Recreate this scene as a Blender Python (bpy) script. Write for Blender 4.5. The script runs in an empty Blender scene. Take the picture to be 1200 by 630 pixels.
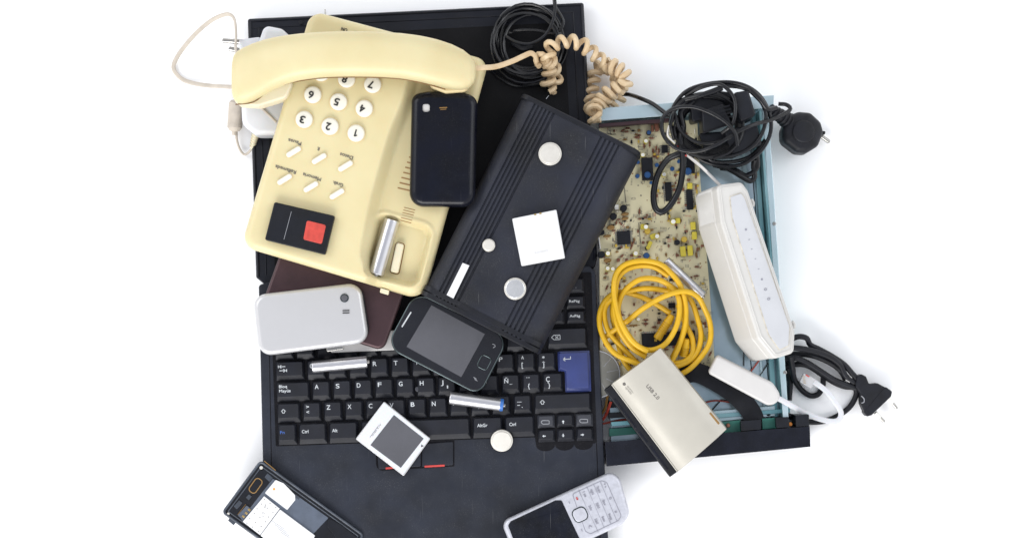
import bpy, bmesh, math, random
from mathutils import Vector, Matrix
random.seed(7)
R = math.radians
S = 0.0008            # metres per unit; every shape below is written in these units (0.8 mm)
H = 2200.0            # camera height
CX, CY = 600.0, 400.0 # foot of the camera on the table
scene = bpy.context.scene
col = scene.collection
CAM = Vector((CX-600, 315-CY, H))

# ------------------------------------------------------------ frames
def P(px, py, z=0.0):
    a = Vector((px-600, 315-py, 0.0))
    t = (H-z)/H
    return CAM + (a-CAM)*t

class Frame:
    def __init__(s, px=600, py=315, z=0, rot=0, tx=0, ty=0):
        s.M = Matrix.Translation(P(px, py, z)) @ Matrix.Rotation(R(rot), 4, 'Z') @ Matrix.Rotation(R(tx), 4, 'X') @ Matrix.Rotation(R(ty), 4, 'Y')
        s.Mi = s.M.inverted()
    def l(s, px, py, z=0.0):
        c = s.Mi @ CAM
        a = s.Mi @ Vector((px-600, 315-py, 0.0))
        d = a-c
        t = (z-c.z)/d.z
        p = c+d*t
        return (p.x, p.y)
    def poly(s, pts, z): return [s.l(x, y, z) for x, y in pts]
    def w(s, x, y, z): return s.M @ Vector((x, y, z))
G = Frame()   # ground frame: local = world

# ------------------------------------------------------------ materials
def mat(name, c, rough=0.45, metal=0.0, var=0.10, vscale=60, bump=0.06, bscale=2500, dust=0.0, dustc=(0.45,0.45,0.45),
        spec=0.5, c2=None, coat=0.0, emit=None, trans=0.0, alpha=1.0, scratch=0.0, aniso=0.0, sss=0.0):
    m = bpy.data.materials.new(name); m.use_nodes = True
    nt = m.node_tree; N = nt.nodes; L = nt.links
    b = N['Principled BSDF']
    b.inputs['Roughness'].default_value = rough
    b.inputs['Metallic'].default_value = metal
    b.inputs['Specular IOR Level'].default_value = spec
    b.inputs['Coat Weight'].default_value = coat
    b.inputs['Coat Roughness'].default_value = 0.12
    b.inputs['Transmission Weight'].default_value = trans
    b.inputs['Alpha'].default_value = alpha
    if sss: 
        b.inputs['Subsurface Weight'].default_value = sss
        b.inputs['Subsurface Scale'].default_value = 0.002
    tc = N.new('ShaderNodeTexCoord')
    n1 = N.new('ShaderNodeTexNoise'); n1.inputs['Scale'].default_value = vscale; n1.inputs['Detail'].default_value = 5
    L.new(tc.outputs['Object'], n1.inputs['Vector'])
    mr = N.new('ShaderNodeMapRange'); mr.inputs['From Min'].default_value = 0.3; mr.inputs['From Max'].default_value = 0.7
    L.new(n1.outputs['Fac'], mr.inputs['Value'])
    mx = N.new('ShaderNodeMix'); mx.data_type = 'RGBA'
    L.new(mr.outputs['Result'], mx.inputs['Factor'])
    if c2 is None: c2 = tuple(v*(1-var*1.6) for v in c)
    c1 = tuple(min(1, v*(1+var)) for v in c)
    mx.inputs['A'].default_value = (*c1, 1); mx.inputs['B'].default_value = (*c2, 1)
    out = mx.outputs['Result']
    if dust > 0:
        n2 = N.new('ShaderNodeTexNoise'); n2.inputs['Scale'].default_value = 1400; n2.inputs['Detail'].default_value = 3
        n3 = N.new('ShaderNodeTexNoise'); n3.inputs['Scale'].default_value = 45; n3.inputs['Detail'].default_value = 4
        L.new(tc.outputs['Object'], n2.inputs['Vector']); L.new(tc.outputs['Object'], n3.inputs['Vector'])
        ma = N.new('ShaderNodeMath'); ma.operation = 'MULTIPLY'
        m1 = N.new('ShaderNodeMapRange'); m1.inputs['From Min'].default_value = 0.60; m1.inputs['From Max'].default_value = 0.75
        m2 = N.new('ShaderNodeMapRange'); m2.inputs['From Min'].default_value = 0.35; m2.inputs['From Max'].default_value = 0.75
        L.new(n2.outputs['Fac'], m1.inputs['Value']); L.new(n3.outputs['Fac'], m2.inputs['Value'])
        L.new(m1.outputs['Result'], ma.inputs[0]); L.new(m2.outputs['Result'], ma.inputs[1])
        mm = N.new('ShaderNodeMath'); mm.operation = 'MULTIPLY'; mm.inputs[1].default_value = dust
        L.new(ma.outputs[0], mm.inputs[0])
        # broad film of dust
        ma2 = N.new('ShaderNodeMath'); ma2.operation = 'MULTIPLY_ADD'; ma2.inputs[1].default_value = dust*0.09
        L.new(m2.outputs['Result'], ma2.inputs[0]); L.new(mm.outputs[0], ma2.inputs[2])
        fac = ma2.outputs[0]
        if scratch > 0:
            mp = N.new('ShaderNodeMapping'); mp.inputs['Scale'].default_value = (900, 25, 25); mp.inputs['Rotation'].default_value = (0,0,0.8)
            L.new(tc.outputs['Object'], mp.inputs['Vector'])
            n4 = N.new('ShaderNodeTexNoise'); n4.inputs['Scale'].default_value = 1; n4.inputs['Detail'].default_value = 2
            L.new(mp.outputs['Vector'], n4.inputs['Vector'])
            m4 = N.new('ShaderNodeMapRange'); m4.inputs['From Min'].default_value = 0.70; m4.inputs['From Max'].default_value = 0.76; m4.inputs['To Max'].default_value = scratch
            L.new(n4.outputs['Fac'], m4.inputs['Value'])
            ad = N.new('ShaderNodeMath'); ad.operation = 'ADD'; L.new(fac, ad.inputs[0]); L.new(m4.outputs['Result'], ad.inputs[1]); fac = ad.outputs[0]
        mx2 = N.new('ShaderNodeMix'); mx2.data_type = 'RGBA'
        L.new(fac, mx2.inputs['Factor']); L.new(out, mx2.inputs['A']); mx2.inputs['B'].default_value = (*dustc, 1)
        out = mx2.outputs['Result']
    L.new(out, b.inputs['Base Color'])
    rr = N.new('ShaderNodeMapRange'); rr.inputs['To Min'].default_value = max(0.02, rough*0.8); rr.inputs['To Max'].default_value = min(1, rough*1.25)
    L.new(n1.outputs['Fac'], rr.inputs['Value']); L.new(rr.outputs['Result'], b.inputs['Roughness'])
    if bump > 0:
        nb = N.new('ShaderNodeTexNoise'); nb.inputs['Scale'].default_value = bscale; nb.inputs['Detail'].default_value = 2
        L.new(tc.outputs['Object'], nb.inputs['Vector'])
        bp = N.new('ShaderNodeBump'); bp.inputs['Strength'].default_value = bump; bp.inputs['Distance'].default_value = 0.0004
        L.new(nb.outputs['Fac'], bp.inputs['Height']); L.new(bp.outputs['Normal'], b.inputs['Normal'])
    return m

M = {}
M['paper'] = mat('white_paper', (0.965,0.97,0.985), 0.8, var=0.004, bump=0.0, spec=0.2)
M['laptop'] = mat('laptop_plastic', (0.0135,0.0165,0.0265), 0.5, dust=0.16, scratch=0.06, vscale=25, var=0.25, bump=0.12, spec=0.28)
M['lid'] = mat('lid_plastic', (0.006,0.0075,0.014), 0.42, dust=0.07, vscale=30, var=0.2, spec=0.28)
M['screen'] = mat('lcd_screen', (0.0035,0.0035,0.0045), 0.42, dust=0.07, vscale=20, bump=0.02, spec=0.16)
M['well'] = mat('keyboard_well', (0.0035,0.0035,0.006), 0.7, dust=0.12, spec=0.15)
M['key'] = mat('keycap_plastic', (0.0095,0.0105,0.016), 0.42, dust=0.07, vscale=80, var=0.2, spec=0.35)
M['key_grey'] = mat('keycap_grey', (0.03,0.032,0.042), 0.45, dust=0.12)
M['key_blue'] = mat('keycap_blue', (0.028,0.042,0.16), 0.4, dust=0.12)
M['legend'] = mat('key_legend', (0.52,0.55,0.58), 0.6, bump=0)
M['legend_blue'] = mat('key_legend_blue', (0.04,0.11,0.38), 0.6, bump=0)
M['legend_grey'] = mat('key_legend_grey', (0.3,0.31,0.34), 0.6, bump=0)
M['red'] = mat('red_rubber', (0.52,0.05,0.045), 0.5)
M['cream'] = mat('aged_cream_plastic', (0.625,0.555,0.335), 0.38, vscale=22, var=0.02, bump=0.03, dust=0.18, dustc=(0.42,0.28,0.12), c2=(0.60,0.515,0.29), spec=0.4, sss=0.1)
M['cream_pale'] = mat('pale_cream_plastic', (0.70,0.64,0.47), 0.4, vscale=40, var=0.03, bump=0.02, dust=0.06, dustc=(0.4,0.27,0.13), sss=0.1)
M['cream_dark'] = mat('yellowed_plastic', (0.64,0.52,0.29), 0.42, vscale=22, var=0.03)
M['seam'] = mat('seam_dark', (0.20,0.11,0.04), 0.8)
M['button'] = mat('ivory_button', (0.74,0.72,0.64), 0.3, var=0.02, bump=0.0, spec=0.5)
M['ink'] = mat('black_ink', (0.02,0.02,0.02), 0.6, bump=0)
M['ink_grey'] = mat('grey_ink', (0.12,0.11,0.10), 0.6, bump=0)
M['ink_brown'] = mat('brown_slot', (0.30,0.17,0.07), 0.8, bump=0)
M['cord_cream'] = mat('coil_cord', (0.60,0.475,0.31), 0.42, vscale=90, var=0.10, bump=0.05, c2=(0.56,0.40,0.23), dust=0.1, dustc=(0.2,0.12,0.06))
M['cord_white'] = mat('flat_cord', (0.52,0.465,0.40), 0.5, vscale=120, var=0.08)
M['white'] = mat('white_plastic', (0.62,0.63,0.665), 0.35, vscale=50, var=0.02, bump=0.02, dust=0.04, sss=0.1)
M['white_warm'] = mat('white_warm_plastic', (0.55,0.54,0.535), 0.4, vscale=50, var=0.03, bump=0.05, dust=0.07, dustc=(0.4,0.35,0.28))
M['white_router'] = mat('router_white', (0.56,0.55,0.53), 0.38, vscale=40, var=0.02, bump=0.03, dust=0.08, dustc=(0.42,0.36,0.28))
M['router_panel'] = mat('router_panel_grey', (0.50,0.51,0.54), 0.35, vscale=40, var=0.02, bump=0.02, dust=0.06)
M['router_dark'] = mat('router_print', (0.25,0.25,0.3), 0.5, bump=0)
M['router_yellow'] = mat('router_yellowing', (0.58,0.54,0.46), 0.5, vscale=200, var=0.2)
M['shell'] = mat('navy_black_shell', (0.004,0.0048,0.010), 0.22, dust=0.07, scratch=0.05, vscale=40, var=0.3, spec=0.22)
M['drive'] = mat('drive_case', (0.0145,0.0165,0.026), 0.5, dust=0.2, scratch=0.12, vscale=22, var=0.35, bump=0.2, bscale=3500, spec=0.28)
M['drive_side'] = mat('drive_case_side', (0.006,0.007,0.012), 0.45, dust=0.12, vscale=40, var=0.3, spec=0.3)
M['black'] = mat('black_plastic', (0.006,0.007,0.011), 0.4, spec=0.3, dust=0.07, vscale=60, var=0.3)
M['black_gloss'] = mat('black_gloss', (0.006,0.007,0.013), 0.15, dust=0.05, vscale=60, var=0.3, bump=0, spec=0.35)
M['cable_black'] = mat('black_cable', (0.004,0.0045,0.007), 0.27, vscale=120, var=0.3, bump=0.03, dust=0.04, spec=0.4)
M['rubber'] = mat('black_rubber', (0.006,0.0068,0.011), 0.5, vscale=100, var=0.3, dust=0.06, spec=0.3)
M['glass_dark'] = mat('phone_glass_grey', (0.088,0.089,0.102), 0.22, vscale=30, var=0.08, bump=0, dust=0.12, spec=0.5)
M['glass_black'] = mat('phone_glass_black', (0.004,0.005,0.010), 0.15, vscale=60, var=0.5, bump=0, dust=0.2, scratch=0.15, spec=0.35)
M['face_black'] = mat('phone_face_black', (0.011,0.012,0.017), 0.25, spec=0.35, bump=0, dust=0.08)
M['chrome'] = mat('chrome_rim', (0.06,0.075,0.08), 0.28, metal=1.0, bump=0)
M['silver'] = mat('silver_paint', (0.53,0.53,0.545), 0.32, metal=0.35, vscale=60, var=0.015, bump=0.03, bscale=5000)
M['silver_phone'] = mat('silver_phone_paint', (0.52,0.53,0.59), 0.36, metal=0.3, vscale=300, var=0.08, bump=0.05, bscale=6000)
M['battery'] = mat('brushed_battery', (0.66,0.66,0.69), 0.30, metal=0.9, vscale=120, var=0.06, bump=0.06, bscale=900)
M['battery_end'] = mat('battery_end', (0.35,0.34,0.33), 0.35, metal=1)
M['blue'] = mat('blue_ring', (0.04,0.15,0.46), 0.35)
M['cell'] = mat('button_cell_steel', (0.68,0.655,0.605), 0.34, metal=0.35, vscale=150, var=0.05, bump=0.08)
M['cell_shiny'] = mat('button_cell_shiny', (0.85,0.85,0.84), 0.16, metal=0.85, vscale=150, var=0.05, bump=0.5, bscale=200)
M['label_white'] = mat('white_label', (0.66,0.665,0.68), 0.6, var=0.01, bump=0.02)
M['steel'] = mat('pin_steel', (0.42,0.41,0.39), 0.25, metal=1)
M['brass'] = mat('brass', (0.7,0.5,0.2), 0.3, metal=1)
M['maroon'] = mat('maroon_case', (0.066,0.036,0.041), 0.38, metal=0.55, vscale=60, var=0.12, bump=0.05, dust=0.05)
M['remote_red'] = mat('red_button', (0.52,0.06,0.045), 0.35, vscale=200, var=0.12)
M['beige_metal'] = mat('beige_silver_case', (0.45,0.43,0.38), 0.42, metal=0.15, vscale=50, var=0.03, bump=0.06, dust=0.14, dustc=(0.3,0.27,0.22))
M['yellow'] = mat('yellow_cable', (0.62,0.37,0.012), 0.36, vscale=100, var=0.06, bump=0.03, dust=0.05, dustc=(0.4,0.22,0.03), spec=0.4)
M['zinc'] = mat('blueish_zinc', (0.58,0.70,0.75), 0.24, metal=0.6, vscale=30, var=0.08, bump=0.2, bscale=50, c2=(0.50,0.66,0.70), dust=0.08)
M['zinc_floor'] = mat('zinc_floor', (0.58,0.68,0.73), 0.2, metal=0.6, vscale=16, var=0.2, bump=0.35, bscale=40, c2=(0.34,0.48,0.54))
M['teal'] = mat('teal_zinc', (0.13,0.33,0.37), 0.28, metal=0.7, vscale=12, var=0.2, c2=(0.36,0.56,0.58))
M['pcb'] = mat('beige_circuit_board', (0.67,0.62,0.42), 0.5, vscale=30, var=0.05, bump=0.02, c2=(0.60,0.55,0.35), dust=0.12, dustc=(0.35,0.25,0.12))
M['pcb_green'] = mat('green_board', (0.02,0.14,0.11), 0.4)
M['cap_yellow'] = mat('capacitor_yellow', (0.60,0.50,0.05), 0.4)
M['cap_white'] = mat('capacitor_top', (0.80,0.80,0.76), 0.35)
M['cap_blue'] = mat('capacitor_blue', (0.015,0.075,0.22), 0.35)
M['cap_brown'] = mat('capacitor_brown', (0.22,0.12,0.03), 0.5)
M['resistor'] = mat('resistor_body', (0.20,0.075,0.04), 0.5, vscale=900, var=0.4)
M['gold_cap'] = mat('gold_capacitor', (0.55,0.38,0.05), 0.4)
M['disk'] = mat('grey_disk', (0.16,0.16,0.145), 0.5, vscale=60, var=0.1)
M['red_wire'] = mat('red_wire', (0.45,0.06,0.04), 0.45)
M['wire_white'] = mat('white_wire', (0.7,0.68,0.66), 0.45)
M['clear'] = mat('clear_plastic', (0.72,0.72,0.74), 0.2, bump=0, trans=0.35)
M['phone_inner'] = mat('phone_inside_grey', (0.045,0.055,0.075), 0.45, metal=0.2, vscale=80, var=0.2, dust=0.15)
M['phone_inner2'] = mat('phone_inside_slate', (0.095,0.115,0.155), 0.4, metal=0.2, vscale=80, var=0.15, dust=0.15)
M['orange'] = mat('orange_mark', (0.85,0.3,0.05), 0.5)

# ------------------------------------------------------------ mesh helpers
def area(p): return sum(p[i][0]*p[(i+1) % len(p)][1]-p[(i+1) % len(p)][0]*p[i][1] for i in range(len(p)))/2
def ccw(p): return list(p) if area(p) > 0 else list(reversed(p))
def rnd(p, r, n=6):
    if not hasattr(r, '__len__'): r = [r]*len(p)
    out = []
    for i in range(len(p)):
        a = Vector(p[i-1]); b = Vector(p[i]); c = Vector(p[(i+1) % len(p)])
        d1 = (a-b); d2 = (c-b); l1 = d1.length; l2 = d2.length; d1 = d1/l1; d2 = d2/l2
        ang = math.acos(max(-1, min(1, d1.dot(d2))))
        rr = r[i]
        if rr <= 0 or ang > 3.05: out.append(tuple(b)); continue
        t = rr/math.tan(ang/2); t = min(t, 0.48*l1, 0.48*l2); rr = t*math.tan(ang/2)
        cen = b+(d1+d2).normalized()*(rr/math.sin(ang/2))
        s = b+d1*t; e = b+d2*t
        a0 = math.atan2(s.y-cen.y, s.x-cen.x); a1 = math.atan2(e.y-cen.y, e.x-cen.x)
        da = (a1-a0+math.pi) % (2*math.pi)-math.pi
        for k in range(n+1):
            q = a0+da*k/n
            out.append((cen.x+rr*math.cos(q), cen.y+rr*math.sin(q)))
    return out
def inset(p, d):
    n = len(p); out = []
    for i in range(n):
        a = Vector(p[i-1]); b = Vector(p[i]); c = Vector(p[(i+1) % n])
        e1 = (b-a); e2 = (c-b)
        if e1.length < 1e-6: e1 = e2
        if e2.length < 1e-6: e2 = e1
        n1 = Vector((-e1.y, e1.x)).normalized(); n2 = Vector((-e2.y, e2.x)).normalized()
        m = (n1+n2); 
        if m.length < 1e-6: m = n1
        m.normalize(); k = max(0.4, m.dot(n1))
        q = b+m*(d/k); out.append((q.x, q.y))
    return out
def loft(bm, rings, c0=True, c1=True, mi=0, closed=True):
    vs = [[bm.verts.new(v) for v in r] for r in rings]
    n = len(rings[0])
    for a, b in zip(vs[:-1], vs[1:]):
        for i in range(n if closed else n-1):
            j = (i+1) % n
            try:
                f = bm.faces.new((a[i], a[j], b[j], b[i])); f.material_index = mi
            except ValueError: pass
    if c0: f = bm.faces.new(list(reversed(vs[0]))); f.material_index = mi
    if c1: f = bm.faces.new(vs[-1]); f.material_index = mi
    return vs
def slab(bm, F, p, z0, z1, r=0.8, rb=0.3, seg=3, dome=0.0, mi=0, draft=0.0):
    """p: local outline, ccw; fillet r on the top edge, rb at the bottom"""
    p = ccw(p)
    rings = [(rb, z0), (0, z0+rb)] if rb > 0 else [(0, z0)]
    if draft: rings = [(i-draft, z) for i, z in rings]
    for k in range(seg+1):
        a = math.pi/2*k/seg
        rings.append((r-r*math.cos(a), z1-r+r*math.sin(a)))
    R3 = []
    for i, z in rings:
        q = inset(p, i) if abs(i) > 1e-6 else p
        R3.append([F.w(x, y, z) for x, y in q])
    if dome:
        q = inset(p, r); cx = sum(a for a, b in q)/len(q); cy = sum(b for a, b in q)/len(q)
        for s in (0.93, 0.82, 0.68, 0.5, 0.3, 0.12):
            R3.append([F.w(cx+(x-cx)*s, cy+(y-cy)*s, z1+dome*(1-s*s)) for x, y in q])
    loft(bm, R3, mi=mi)
def pslab(bm, F, pts, z0, z1, rc=0, n=6, **k):
    """outline given as photograph pixels on the top plane"""
    p = F.poly(pts, z1)
    p = ccw(p)
    if rc: p = rnd(p, rc, n)
    slab(bm, F, p, z0, z1, **k)
def rect(cx, cy, w, h): return [(cx-w/2, cy-h/2), (cx+w/2, cy-h/2), (cx+w/2, cy+h/2), (cx-w/2, cy+h/2)]
def disc(cx, cy, r, n=32, ry=None, rot=0):
    ry = ry or r; c = math.cos(rot); s = math.sin(rot); out = []
    for i in range(n):
        a = 2*math.pi*i/n; x = r*math.cos(a); y = ry*math.sin(a)
        out.append((cx+x*c-y*s, cy+x*s+y*c))
    return out
def catmull(pts, step=2.0, closed=False):
    pts = [Vector(p) for p in pts]; n = len(pts); out = []
    rng = range(n) if closed else range(n-1)
    for i in rng:
        if closed: p0, p1, p2, p3 = pts[i-1], pts[i], pts[(i+1) % n], pts[(i+2) % n]
        else:
            p1, p2 = pts[i], pts[i+1]
            p0 = pts[i-1] if i > 0 else p1*2-p2
            p3 = pts[i+2] if i+2 < n else p2*2-p1
        k = max(2, int((p2-p1).length/step))
        for j in range(k):
            t = j/k; t2 = t*t; t3 = t2*t
            out.append(0.5*((2*p1)+(p2-p0)*t+(2*p0-5*p1+4*p2-p3)*t2+(3*p1-p0-3*p2+p3)*t3))
    if not closed: out.append(pts[-1])
    return out
def frames(path, closed=False):
    T = []; n = len(path)
    for i in range(n):
        a = path[i-1] if (i > 0 or closed) else path[i]; b = path[(i+1) % n] if (i < n-1 or closed) else path[i]
        T.append((b-a).normalized())
    up = Vector((0, 0, 1)); u = up-T[0]*up.dot(T[0])
    if u.length < 0.1: u = Vector((0, 1, 0))
    u.normalize(); U = [u]
    for i in range(1, n):
        u = U[-1]-T[i]*U[-1].dot(T[i]); u.normalize(); U.append(u)
    return T, U
def tube(bm, path, r, seg=10, mi=0, flat=1.0, smoothp=True, step=2.0, closed=False, upz=False):
    if smoothp: path = catmull(path, step, closed)
    else: path = [Vector(p) for p in path]
    T, U = frames(path, closed); n = len(path); rings = []
    for i in range(n):
        rr = r(i/(n-1)) if callable(r) else r
        u = U[i]
        if upz:
            z = Vector((0, 0, 1)); u = z-T[i]*z.dot(T[i])
            u = u.normalized() if u.length > 0.05 else U[i]
        v = T[i].cross(u)
        rings.append([path[i]+u*(math.cos(2*math.pi*k/seg)*rr*flat)+v*(math.sin(2*math.pi*k/seg)*rr) for k in range(seg)])
    if closed: rings.append(rings[0])
    loft(bm, rings, not closed, not closed, mi)
    return path
def lathe(bm, A, B, prof, seg=24, mi=0):
    """profile (t along A->B in units, radius)"""
    A = Vector(A); B = Vector(B); d = (B-A).normalized()
    up = Vector((0, 0, 1)) if abs(d.z) < 0.9 else Vector((1, 0, 0))
    u = (up-d*up.dot(d)).normalized(); v = d.cross(u)
    rings = [[A+d*t+(u*math.cos(2*math.pi*k/seg)+v*math.sin(2*math.pi*k/seg))*r for k in range(seg)] for t, r in prof]
    loft(bm, rings, mi=mi)
_tc = {}
def text(bm, F, s, a, b, z, mi=0, bold=0.0, height=None):
    """text whose baseline runs from pixel a to pixel b on local plane z"""
    if s not in _tc:
        cu = bpy.data.curves.new('lettering', 'FONT'); cu.body = s; cu.size = 1.0; cu.resolution_u = 3
        o = bpy.data.objects.new('lettering', cu); me = bpy.data.meshes.new_from_object(o)
        vs = [tuple(v.co) for v in me.vertices]; fs = [tuple(p.vertices) for p in me.polygons]
        bpy.data.objects.remove(o); bpy.data.curves.remove(cu); bpy.data.meshes.remove(me)
        _tc[s] = (vs, fs)
    vs, fs = _tc[s]
    if not vs: return
    x0 = min(v[0] for v in vs); x1 = max(v[0] for v in vs)
    A = Vector(F.l(*a, z)); B = Vector(F.l(*b, z)); d = B-A; k = d.length/max(1e-6, (x1-x0)); d.normalize(); nrm = Vector((-d.y, d.x))
    ky = k if height is None else height/0.72
    offs = [(0, 0)] if not bold else [(-bold, 0), (bold, 0), (0, bold), (0, -bold)]
    for q, (ox, oy) in enumerate(offs):
        nv = []
        for v in vs:
            p = A+d*((v[0]-x0)*k+ox)+nrm*(v[1]*ky+oy)
            nv.append(bm.verts.new(F.w(p.x, p.y, z+q*0.02)))
        for f in fs:
            try: fc = bm.faces.new([nv[i] for i in f]); fc.material_index = mi
            except ValueError: pass
            else:
                fc.normal_update()
                if fc.normal.z < 0: fc.normal_flip()
def bar(bm, F, a, b, z, w, mi=0, h=0.12):
    """thin straight strip between two pixels on local plane z"""
    A = Vector(F.l(*a, z)); B = Vector(F.l(*b, z)); d = (B-A).normalized(); n = Vector((-d.y, d.x))*w/2
    slab(bm, F, [tuple(A-n), tuple(B-n), tuple(B+n), tuple(A+n)], z-h*3, z+h, r=min(0.1, h/2), rb=0, seg=1, mi=mi)

def new(): return bmesh.new()
def wloc(o): 
    v = Vector(o.location)
    return v+(wloc(o.parent) if o.parent else Vector((0, 0, 0)))
def obj(name, bm, mats, parent=None, flat=False, loc=None, fix=True):
    """link ONE mesh object; verts are in world units, moved into the frame of the parent / own base point"""
    if fix: bmesh.ops.recalc_face_normals(bm, faces=bm.faces)
    me = bpy.data.meshes.new(name)
    if parent: base = wloc(parent); L = Vector((0, 0, 0))
    else:
        if loc is None:
            xs = [v.co.x for v in bm.verts]; ys = [v.co.y for v in bm.verts]; zs = [v.co.z for v in bm.verts]
            loc = Vector(((min(xs)+max(xs))/2, (min(ys)+max(ys))/2, min(zs)))
        base = Vector(loc)*S; L = base
    for v in bm.verts: v.co = v.co*S-base
    bm.to_mesh(me); bm.free()
    if not isinstance(mats, (list, tuple)): mats = [mats]
    for m in mats: me.materials.append(M[m] if isinstance(m, str) else m)
    if not flat:
        for p in me.polygons: p.use_smooth = True
        me.set_sharp_from_angle(angle=R(38))
    o = bpy.data.objects.new(name, me); col.objects.link(o)
    o.parent = parent; o.location = L
    if not flat:
        w = o.modifiers.new('normals', 'WEIGHTED_NORMAL'); w.keep_sharp = True
    return o
def tag(o, label, cat, group=None, kind=None):
    o['label'] = label; o['category'] = cat
    if group: o['group'] = group
    if kind: o['kind'] = kind
    return o
def thing(name, label, cat, px, py, z, group=None):
    o = bpy.data.objects.new(name, None); col.objects.link(o); o.location = P(px, py, z)*S
    o.empty_display_size = 0.01
    return tag(o, label, cat, group)
def plabel(o, s): o['label'] = s; return o
def Z(x0, y0, k): return lambda x, y: (x0+x/k, y0+y/k)
def ZP(z, pts): return [z(*p) for p in pts]

# ------------------------------------------------------------ the setting
bm = new()
for x, y in ((-4000, -4000), (4000, -4000), (4000, 4000), (-4000, 4000)): bm.verts.new((x, y, 0))
bm.faces.new(bm.verts)
o = obj('tabletop', bm, 'paper', flat=True); o['kind'] = 'structure'

# ------------------------------------------------------------ laptop
BT = 28
LF = Frame(322.7, 422.7, BT, 2.0)
lap = thing('laptop', 'black laptop opened out flat with a dark screen above and a Spanish keyboard below', 'laptop', 500, 330, 0)
bm = new()
pslab(bm, LF, [(303, 334), (330, 325), (690, 311), (698, 318), (716, 700), (312, 715)], -BT+1, 0, rc=4, r=1.6)
obj('base', bm, 'laptop', lap)
for a, b in (((314.5, 350), (321, 700)), ((692, 335), (706, 700))):
    bm = new(); bar(bm, LF, a, b, 0.1, 1.0); obj('edge_groove', bm, 'well', lap)
# lid
LZ = 9
DF = Frame(490, 165, LZ, 2.4)
bm = new()
pslab(bm, DF, [(290, 22), (684, 3), (700, 300), (697, 314), (311, 334), (300, 325)], 0, 11, rc=3, r=2.2)
obj('lid', bm, 'lid', lap)
bm = new()   # raised rim of the lid, as four bars
for a, b in (((291.5, 24.5), (682, 5)), ((293, 23), (302.5, 324)), ((681.5, 4), (697, 305))):
    A = DF.l(*a, 13); B = DF.l(*b, 13); tube(bm, [DF.w(A[0], A[1], 11), DF.w(B[0], B[1], 11)], 1.6, 8, smoothp=False)
for a, b in (((296, 33), (671, 14.5)), ((303, 33), (312, 322)), ((671.5, 14), (686, 305))):
    A = DF.l(*a, 11.2); B = DF.l(*b, 11.2); tube(bm, [DF.w(A[0], A[1], 10.9), DF.w(B[0], B[1], 10.9)], 0.9, 6, smoothp=False)
obj('lid_rim', bm, 'lid', lap)
bm = new()
pslab(bm, DF, [(310, 44), (661, 26.5), (676, 295), (322, 312)], 10, 11.35, rc=1, r=0.2, rb=0, seg=1)
obj('screen', bm, 'screen', lap)
for a, n in (((353, 26.5), 2.8), ((650, 14), 1.5)):
    bm = new(); c = DF.l(*a, 12); slab(bm, DF, disc(c[0], c[1], n, 16), 10.8, 12.2, r=0.6, rb=0); obj('rubber_bumper', bm, 'black', lap)
bm = new(); c = DF.l(381, 16, 8); lathe(bm, DF.w(c[0], c[1]-1, 7), DF.w(c[0], c[1]+6, 7), [(0, 1), (5, 1), (6, .6)], 10); obj('latch_hook', bm, 'steel', lap)
for a in ((345, 327), (655, 312)):
    bm = new(); A = LF.l(a[0]-22, a[1]+.8, -4); B = LF.l(a[0]+22, a[1]-.8, -4)
    lathe(bm, LF.w(A[0], A[1], -6), LF.w(B[0], B[1], -6), [(0, 4.5), (1, 5), (43, 5), (44, 4.5)], 18); obj('hinge', bm, 'lid', lap)
bm = new(); bar(bm, DF, (652, 140), (660, 144), 11.6, 0.7); bar(bm, DF, (655, 143), (663, 147), 11.6, 0.5); obj('screen_mark', bm, 'legend_grey', lap)
# keyboard well
bm = new()
slab(bm, LF, rnd(ccw([(-3, 2), (-3, -98.5), (297, -98.5), (298, -108), (367.5, -108), (369, 90), (-3, 90)]), 2), -0.8, 0.25, r=0.15, rb=0, seg=1)
obj('keyboard_well', bm, 'well', lap)
bm = new()  # scalloped lip under the arrow keys
sc = [(298, -104)]
for k in range(3):
    for j in range(9):
        a = math.pi+math.pi*j/8; sc.append((309+22*k+11*math.cos(a), -108+7*math.sin(a)))
sc += [(367, -104)]
slab(bm, LF, sc, -0.8, 0.4, r=0.15, rb=0, seg=1); obj('arrow_key_lip', bm, 'well', lap)

def key(u0, u1, v0, v1, legs=(), m='key', hgt=6.0, poly=None):
    g = 0.55; bm = new()
    if poly is None:
        b = rect((u0+u1)/2, -(v0+v1)/2, u1-u0-2*g, v1-v0-2*g)
        fr = 5.6 if v1-v0 > 20 else 3.4
        t = [(u0+1.7, -(v1-fr)), (u1-2.6, -(v1-fr)), (u1-2.6, -(v0+1.5)), (u0+1.7, -(v0+1.5))]
    else:
        b, t = poly
    b = rnd(ccw(b), 1.1, 3); t = rnd(ccw(t), 2.0, 4)
    t2 = inset(t, 0.8)
    jz = random.uniform(-0.25, 0.25)
    rings = [[LF.w(x, y, 0.4) for x, y in b], [LF.w(x, y, 1.4) for x, y in b], [LF.w(x, y, hgt-0.8+jz) for x, y in t],
             [LF.w(x, y, hgt-0.35+jz) for x, y in inset(t, .35)], [LF.w(x, y, hgt-0.05+jz) for x, y in t2]]
    loft(bm, rings)
    for s, x, y, h, w, mi in legs:     # offsets from top-left of the key face
        z = hgt+jz+0.02
        X = u0+x; Y = -(v0+y)
        def pix(u, v):  # local -> pixel
            p = LF.w(u, v, z); t_ = H/(H-p.z); q = CAM+(p-CAM)*t_
            return (q.x+600, 315-q.y)
        if s in ARW: ARW[s](bm, X, Y, h, z, mi)
        else: text(bm, LF, s, pix(X, Y), pix(X+w, Y), z, mi, bold=0.09, height=h)
    obj('key', bm, [m, 'legend', 'legend_blue', 'legend_grey'], lap)
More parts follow.
